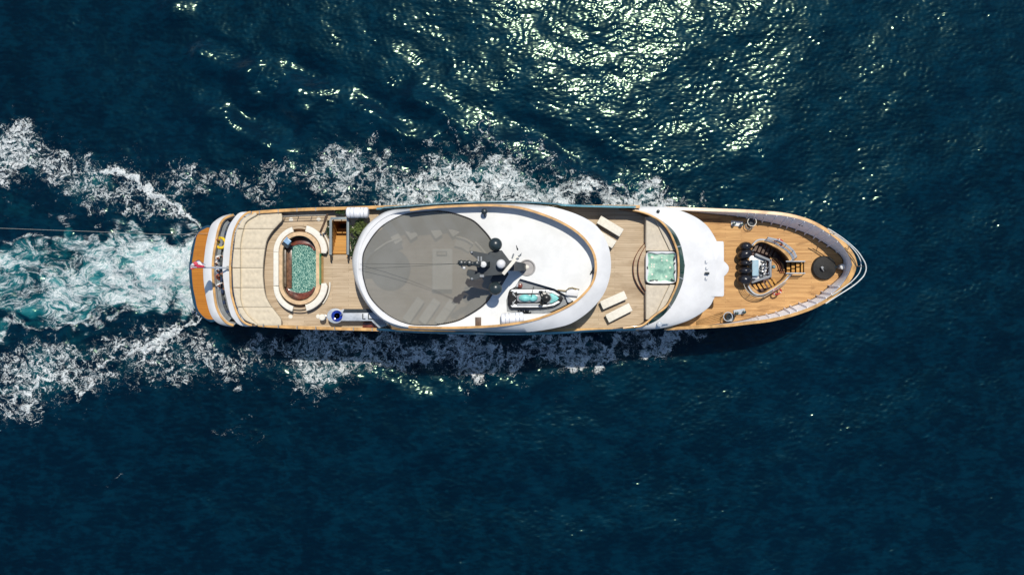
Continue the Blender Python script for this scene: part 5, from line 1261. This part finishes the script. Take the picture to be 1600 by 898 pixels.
# ---- jet ski
js = thing('jet_ski', 'white black and turquoise jet ski stowed in the grey well on the roof', 'jet ski', W(838, 466.5, 8.64))
def J(x, y, z): return W(x, y, z)
hull_px = [(794,458),(796.5,452.5),(800,451),(835,450.6),(852,451.2),(866,454),(875,459),(880.3,466),(876,472.5),(866,478),(852,480.6),(835,481.4),(800,481.6),(796.5,479.5),(794,473)]
hp_ = [tuple(J(x, y, 8.95)) for x, y in hull_px]
m = MB(); m.loft([[(p[0], p[1], 8.72) for p in inset(hp_, .28)], [(p[0], p[1], 8.92) for p in hp_], [(p[0], p[1], 9.0) for p in hp_], [(p[0], p[1], 9.04) for p in inset(hp_, .07)]]); m.cap([(p[0], p[1], 9.04) for p in inset(hp_, .07)]); m.build('hull', M['jetb'], js)
for sgn in (-1, 1):
    yc = 466; f = lambda x, d: (x, yc + sgn*d)
    P = [f(800,14.0),f(838,14.0),f(853,13.3),f(866,11),(875.5,466.5+sgn*5),(872,466.3+sgn*4),f(862,8.5),f(850,10.2),f(838,11.2),f(812,11.4),f(803,8.5),f(802,10.5),f(797.5,11)]
    m = MB(); m.prism([tuple(J(x, y, 9.12)) for x, y in P], 9.0, 9.12, .02); m.build('deck_panel', M['jetw'], js)
    m = MB(); m.box(J(826, 466+sgn*9.6, 9.15), (1.7, .16, .10), 0, bev=.03); m.build('footwell_trim', M['jetg'] if sgn > 0 else M['jetw'], js)
    m = MB(); m.tube([J(801, 466+sgn*9, 9.08), J(806, 466+sgn*2, 9.09), J(800.5, 466+sgn*6.5, 9.08)], .03, 5); m.build('rear_mat_line', M['jetw'], js)
m = MB()
for x, rx_, zt in ((820.5, 10.2, 9.42), (833, 7.2, 9.46)): m.ell(J(x, 465.5, zt-.18), (rx_/S(9.2), 5.6/S(9.2), .26), seg=20)
m.build('seat', M['jett'], js)
m = MB(); m.prism([tuple(J(x, y, 9.3)) for x, y in [(812,460),(838,459.5),(844,461),(846,466),(844,471),(838,472.5),(812,472),(808,470),(807,462)]], 9.0, 9.22, .06); m.build('seat_base', M['jetg'], js)
m = MB(); m.ell(J(853.5,465.5,9.32), (.34,.30,.26), seg=18); m.build('dashboard', M['jetb'], js)
m = MB(); m.tube([J(846,455,9.5), J(849,461,9.6), J(850,466,9.62), J(849,471,9.6), J(847,476.5,9.5)], .045, 8); m.build('handlebar', M['jetb'], js)
m = MB(); m.prism([tuple(J(x, y, 9.3)) for x, y in [(858,459),(863,458.5),(870,462),(873.5,466),(870,470),(863,473.5),(858,473.5),(862,466)]], 9.02, 9.36, .08); m.build('bonnet', M['jett'], js)
m = MB(); m.prism([tuple(J(x, y, 9.3)) for x, y in [(854,457.5),(858.5,458.5),(862.5,466),(858.5,474),(854,475),(858.5,466)]], 9.02, 9.34, .03); m.build('front_trim', M['jetg'], js)
for sgn in (-1, 1): m = MB(); m.ell(J(845, 466+sgn*10.6, 9.3), (.17,.07,.08), seg=12); m.build('mirror', M['jetb'], js)
m = MB(); m.tube([J(830,464,9.55), J(832,455,9.3), J(834,448,9.05)], .025, 5); m.build('tie_down', M['black'], js)
m = MB(); m.tube([J(852,449,9.05), J(852.5,456,9.2)], .025, 5); m.build('tie_down', M['black'], js)

# ---- shrubs and planters by the stairs
def shrub(name, label, px, py, z, r, hgt_, n, mat, seed, sx=1, sy=1, leaf=.10):
    rn = random.Random(seed); c = W(px, py, z); o = thing(name, label, 'shrub', Vector((c.x, c.y, z)), 0, 'potted greenery on the upper deck')
    f = MB()
    cl = [(Vector((rn.gauss(0, .42)*sx, rn.gauss(0, .42)*sy, rn.uniform(.25, 1)))) for _ in range(14)]
    for _ in range(n):
        q = rn.choice(cl); p = c + Vector(((q.x + rn.gauss(0, .22))*r, (q.y + rn.gauss(0, .22))*r, q.z*hgt_ + rn.gauss(0, .1)*r))
        E = Euler((rn.uniform(-.9, .9), rn.uniform(-.9, .9), rn.uniform(0, 6.3))).to_matrix(); L_, w_ = leaf*rn.uniform(.7, 1.3), leaf*.45
        f.add([p + E @ Vector(v) for v in ((-L_, 0, 0), (0, -w_, .02), (L_, 0, 0), (0, w_, .02))], [(0, 1, 2, 3)])
    f.build('foliage', mat, o, flat=True)
    s = MB()
    for q in cl[:6]: s.tube([c, c + Vector((q.x*r*.5, q.y*r*.5, q.z*hgt_*.6)), c + Vector((q.x*r, q.y*r, q.z*hgt_))], [.03, .02, .012], 5)
    s.build('stem', M['brown'], o); s = MB(); s.lathe([(.16, -.3), (.22, 0), (.2, .02), (.02, 0)], c, 14); s.build('pot', M['cream2'], o)
shrub('potted_shrub', 'round olive green shrub below the liferaft canister', 562, 357, 6.55, .52, .7, 900, M['leaf'], 1, sy=1.25)
shrub('potted_plant', 'small dark plant between stairwell and roof edge, under the shrub', 553, 377, 6.5, .30, .4, 240, M['leafd'], 2, sy=1.3, leaf=.08)
shrub('potted_plant', 'small dark plant at the lower right of the stairwell', 551.5, 392, 6.5, .24, .35, 160, M['leafd'], 3, sy=1.5, leaf=.08)
shrub('potted_plant', 'low plant left of the shrub, against the stair handrail', 548.5, 358, 6.5, .22, .35, 160, M['leafd'], 4, sy=1.6, leaf=.08)
shrub('trailing_plant', 'strip of small green leaves along the left side of the stairwell', 513.8, 358, 6.5, .26, .25, 300, M['leafd'], 5, sx=.25, sy=2.2, leaf=.07)
shrub('trailing_plant', 'green plants on the ledge left of the liferaft canister', 535, 331.5, 6.5, .28, .3, 260, M['leafd'], 6, sx=2.0, sy=.3, leaf=.08)

# ---- people in the stern cockpit
def capsule(mb, a, b, ra, rb_, n=10):
    a, b = Vector(a), Vector(b); mb.ell(a, (ra, ra, ra), seg=n); mb.ell(b, (rb_, rb_, rb_), seg=n); mb.tube([a, a.lerp(b, .5), b], [ra, (ra+rb_)/2, rb_], n)
def remesh(o, vox):
    md = o.modifiers.new('r', 'REMESH'); md.mode = 'VOXEL'; md.voxel_size = vox; md.use_smooth_shade = True
    sm_ = o.modifiers.new('s', 'SMOOTH'); sm_.iterations = 3; sm_.factor = .5
    dg = bpy.context.evaluated_depsgraph_get(); me = bpy.data.meshes.new_from_object(o.evaluated_get(dg)); o.modifiers.clear(); o.data = me; me.shade_smooth()
def person(px, py, zs, face, label, top, bottom, hair, lean=.15, arm=0, twist=0, sleeves=True, long_hair=False):
    """seated figure; local +x is where the person faces, origin at the seat surface under the hips"""
    o = thing('person', label, 'person', Vector((*W(px, py, zs).xy, zs)), face, 'people seated in the stern cockpit')
    b = MB(); sh = .60
    hip = Vector((0, 0, .12)); ch = Vector((lean*.55, 0, .38)); nk = Vector((lean, 0, .60)); hd = Vector((lean*1.1+.05, 0, .79))
    b.ell(hip, (.15, .18, .12)); b.ell(hip.lerp(ch, .5), (.125, .155, .18)); b.ell(ch, (.13, .18, .18)); b.ell(nk - Vector((0, 0, .08)), (.09, .18, .07))
    capsule(b, nk - Vector((0, 0, .05)), hd - Vector((.02, 0, .06)), .055, .05)
    b.ell(hd, (.098, .078, .118)); b.ell(hd + Vector((.085, 0, -.01)), (.022, .014, .022), seg=8); b.ell(hd + Vector((.06, 0, -.08)), (.045, .04, .035), seg=10)
    for s_ in (-1, 1):
        b.ell(hd + Vector((0, s_*.08, 0)), (.02, .012, .03), seg=8)
        shd = nk + Vector((0, s_*.19, -.06)); el = shd + Vector((.06+.08*arm, s_*.07, -.26)); wr = el + Vector((.22, -s_*.06, -.02+.14*arm))
        capsule(b, shd, el, .052, .040); capsule(b, el, wr, .038, .026)
        b.ell(wr + Vector((.05, 0, 0)), (.05, .04, .018), seg=10)
        for k in range(4): q = wr + Vector((.085, (k-1.5)*.02, 0)); capsule(b, q, q + Vector((.055 - abs(k-1.3)*.008, 0, -.02)), .011, .009, 6)
        q = wr + Vector((.03, -s_*.038, 0)); capsule(b, q, q + Vector((.04, -s_*.025, -.008)), .012, .010, 6)
        kn = Vector((.43, s_*.12, .10)); hj = hip + Vector((.02, s_*.09, -.02)); an = kn + Vector((.06, 0, -.40))
        capsule(b, hj, kn, .085, .06); capsule(b, kn, an, .056, .038); capsule(b, an + Vector((-.03, 0, -.03)), an + Vector((.16, s_*.02, -.045)), .038, .03)
    bo = b.build('body', M['skin'], o, local=True); remesh(bo, .014)
    t = MB(); t.ell(hip.lerp(ch, .35), (.14, .175, .20)); t.ell(ch, (.148, .20, .19)); t.ell(nk - Vector((0, 0, .09)), (.105, .195, .075))
    for s_ in (-1, 1):
        shd = nk + Vector((0, s_*.19, -.06)); el = shd + Vector((.06+.08*arm, s_*.07, -.26)); capsule(t, shd, shd.lerp(el, .85 if sleeves else .35), .068, .060)
    to_ = t.build('shirt', top, o, local=True); remesh(to_, .02)
    t = MB(); t.ell(hip, (.165, .195, .12))
    for s_ in (-1, 1): kn = Vector((.43, s_*.12, .10)); capsule(t, hip + Vector((.02, s_*.09, -.02)), (hip + Vector((.02, s_*.09, -.02))).lerp(kn, .8), .10, .08)
    t_ = t.build('shorts', bottom, o, local=True); remesh(t_, .02)
    h = MB(); h.ell(hd + Vector((-.022, 0, .035)), (.10, .088, .10)); 
    if long_hair: h.ell(hd + Vector((-.08, 0, -.08)), (.06, .09, .16))
    ho = h.build('hair', hair, o, local=True); remesh(ho, .012)
    for s_ in (-1, 1): e = MB(); e.ell(hd + Vector((.088, s_*.03, .012)), (.010, .012, .008), seg=8); e.build('eye', M['black'], o, local=True)
    e = MB(); e.ell(hd + Vector((.092, 0, -.055)), (.008, .022, .006), seg=8); e.build('mouth', M['rust'], o, local=True)
    return o
person(342.2, 375, 3.82, R(-12), 'person in a bright yellow loose top on the stern sofa, apart from the others', M['yellow'], M['yellow'], M['hair2'], arm=.8, long_hair=True)
person(340.8, 402.5, 3.82, R(-18), 'person in a white shirt seated just above the ensign staff', M['wshirt'], M['navyc'], M['hair2'], lean=.22)
person(340.4, 413.0, 3.82, R(8), 'person in a white top partly under the ensign staff', M['wshirt'], M['bshirt'], M['hair'], lean=.1)
person(340.6, 422.8, 3.82, R(-5), 'person in a light blue shirt just below the ensign staff', M['bshirt'], M['navyc'], M['hair'], lean=.2)
person(341.0, 433.0, 3.82, R(10), 'person in a rust red top between the light blue and white shirts', M['rust'], M['dgrey'], M['hair'], lean=.2)
person(341.8, 446.0, 3.82, R(-8), 'person in a white shirt at the lower end of the seated group', M['wshirt'], M['navyc'], M['hair2'], lean=.25, arm=.5)
sp = thing('inflatable_ring', 'yellow inflatable beside the person in yellow on the stern sofa', 'inflatable', W(347.5, 382, 3.85))
m = MB(); c = W(345.0, 379.5, 4.20); m.tube([c + Vector((.36*math.cos(a), .40*math.sin(a), .03*math.sin(3*a))) for a in np.linspace(0, 2*math.pi, 25)[:-1]], .11, 10, closed=True); m.build('ring', M['yellow'], sp)
m = MB(); m.lathe([(.02, 0), (.02, .04)], c + Vector((.3, 0, .1)), 8); m.build('valve', M['white'], sp)
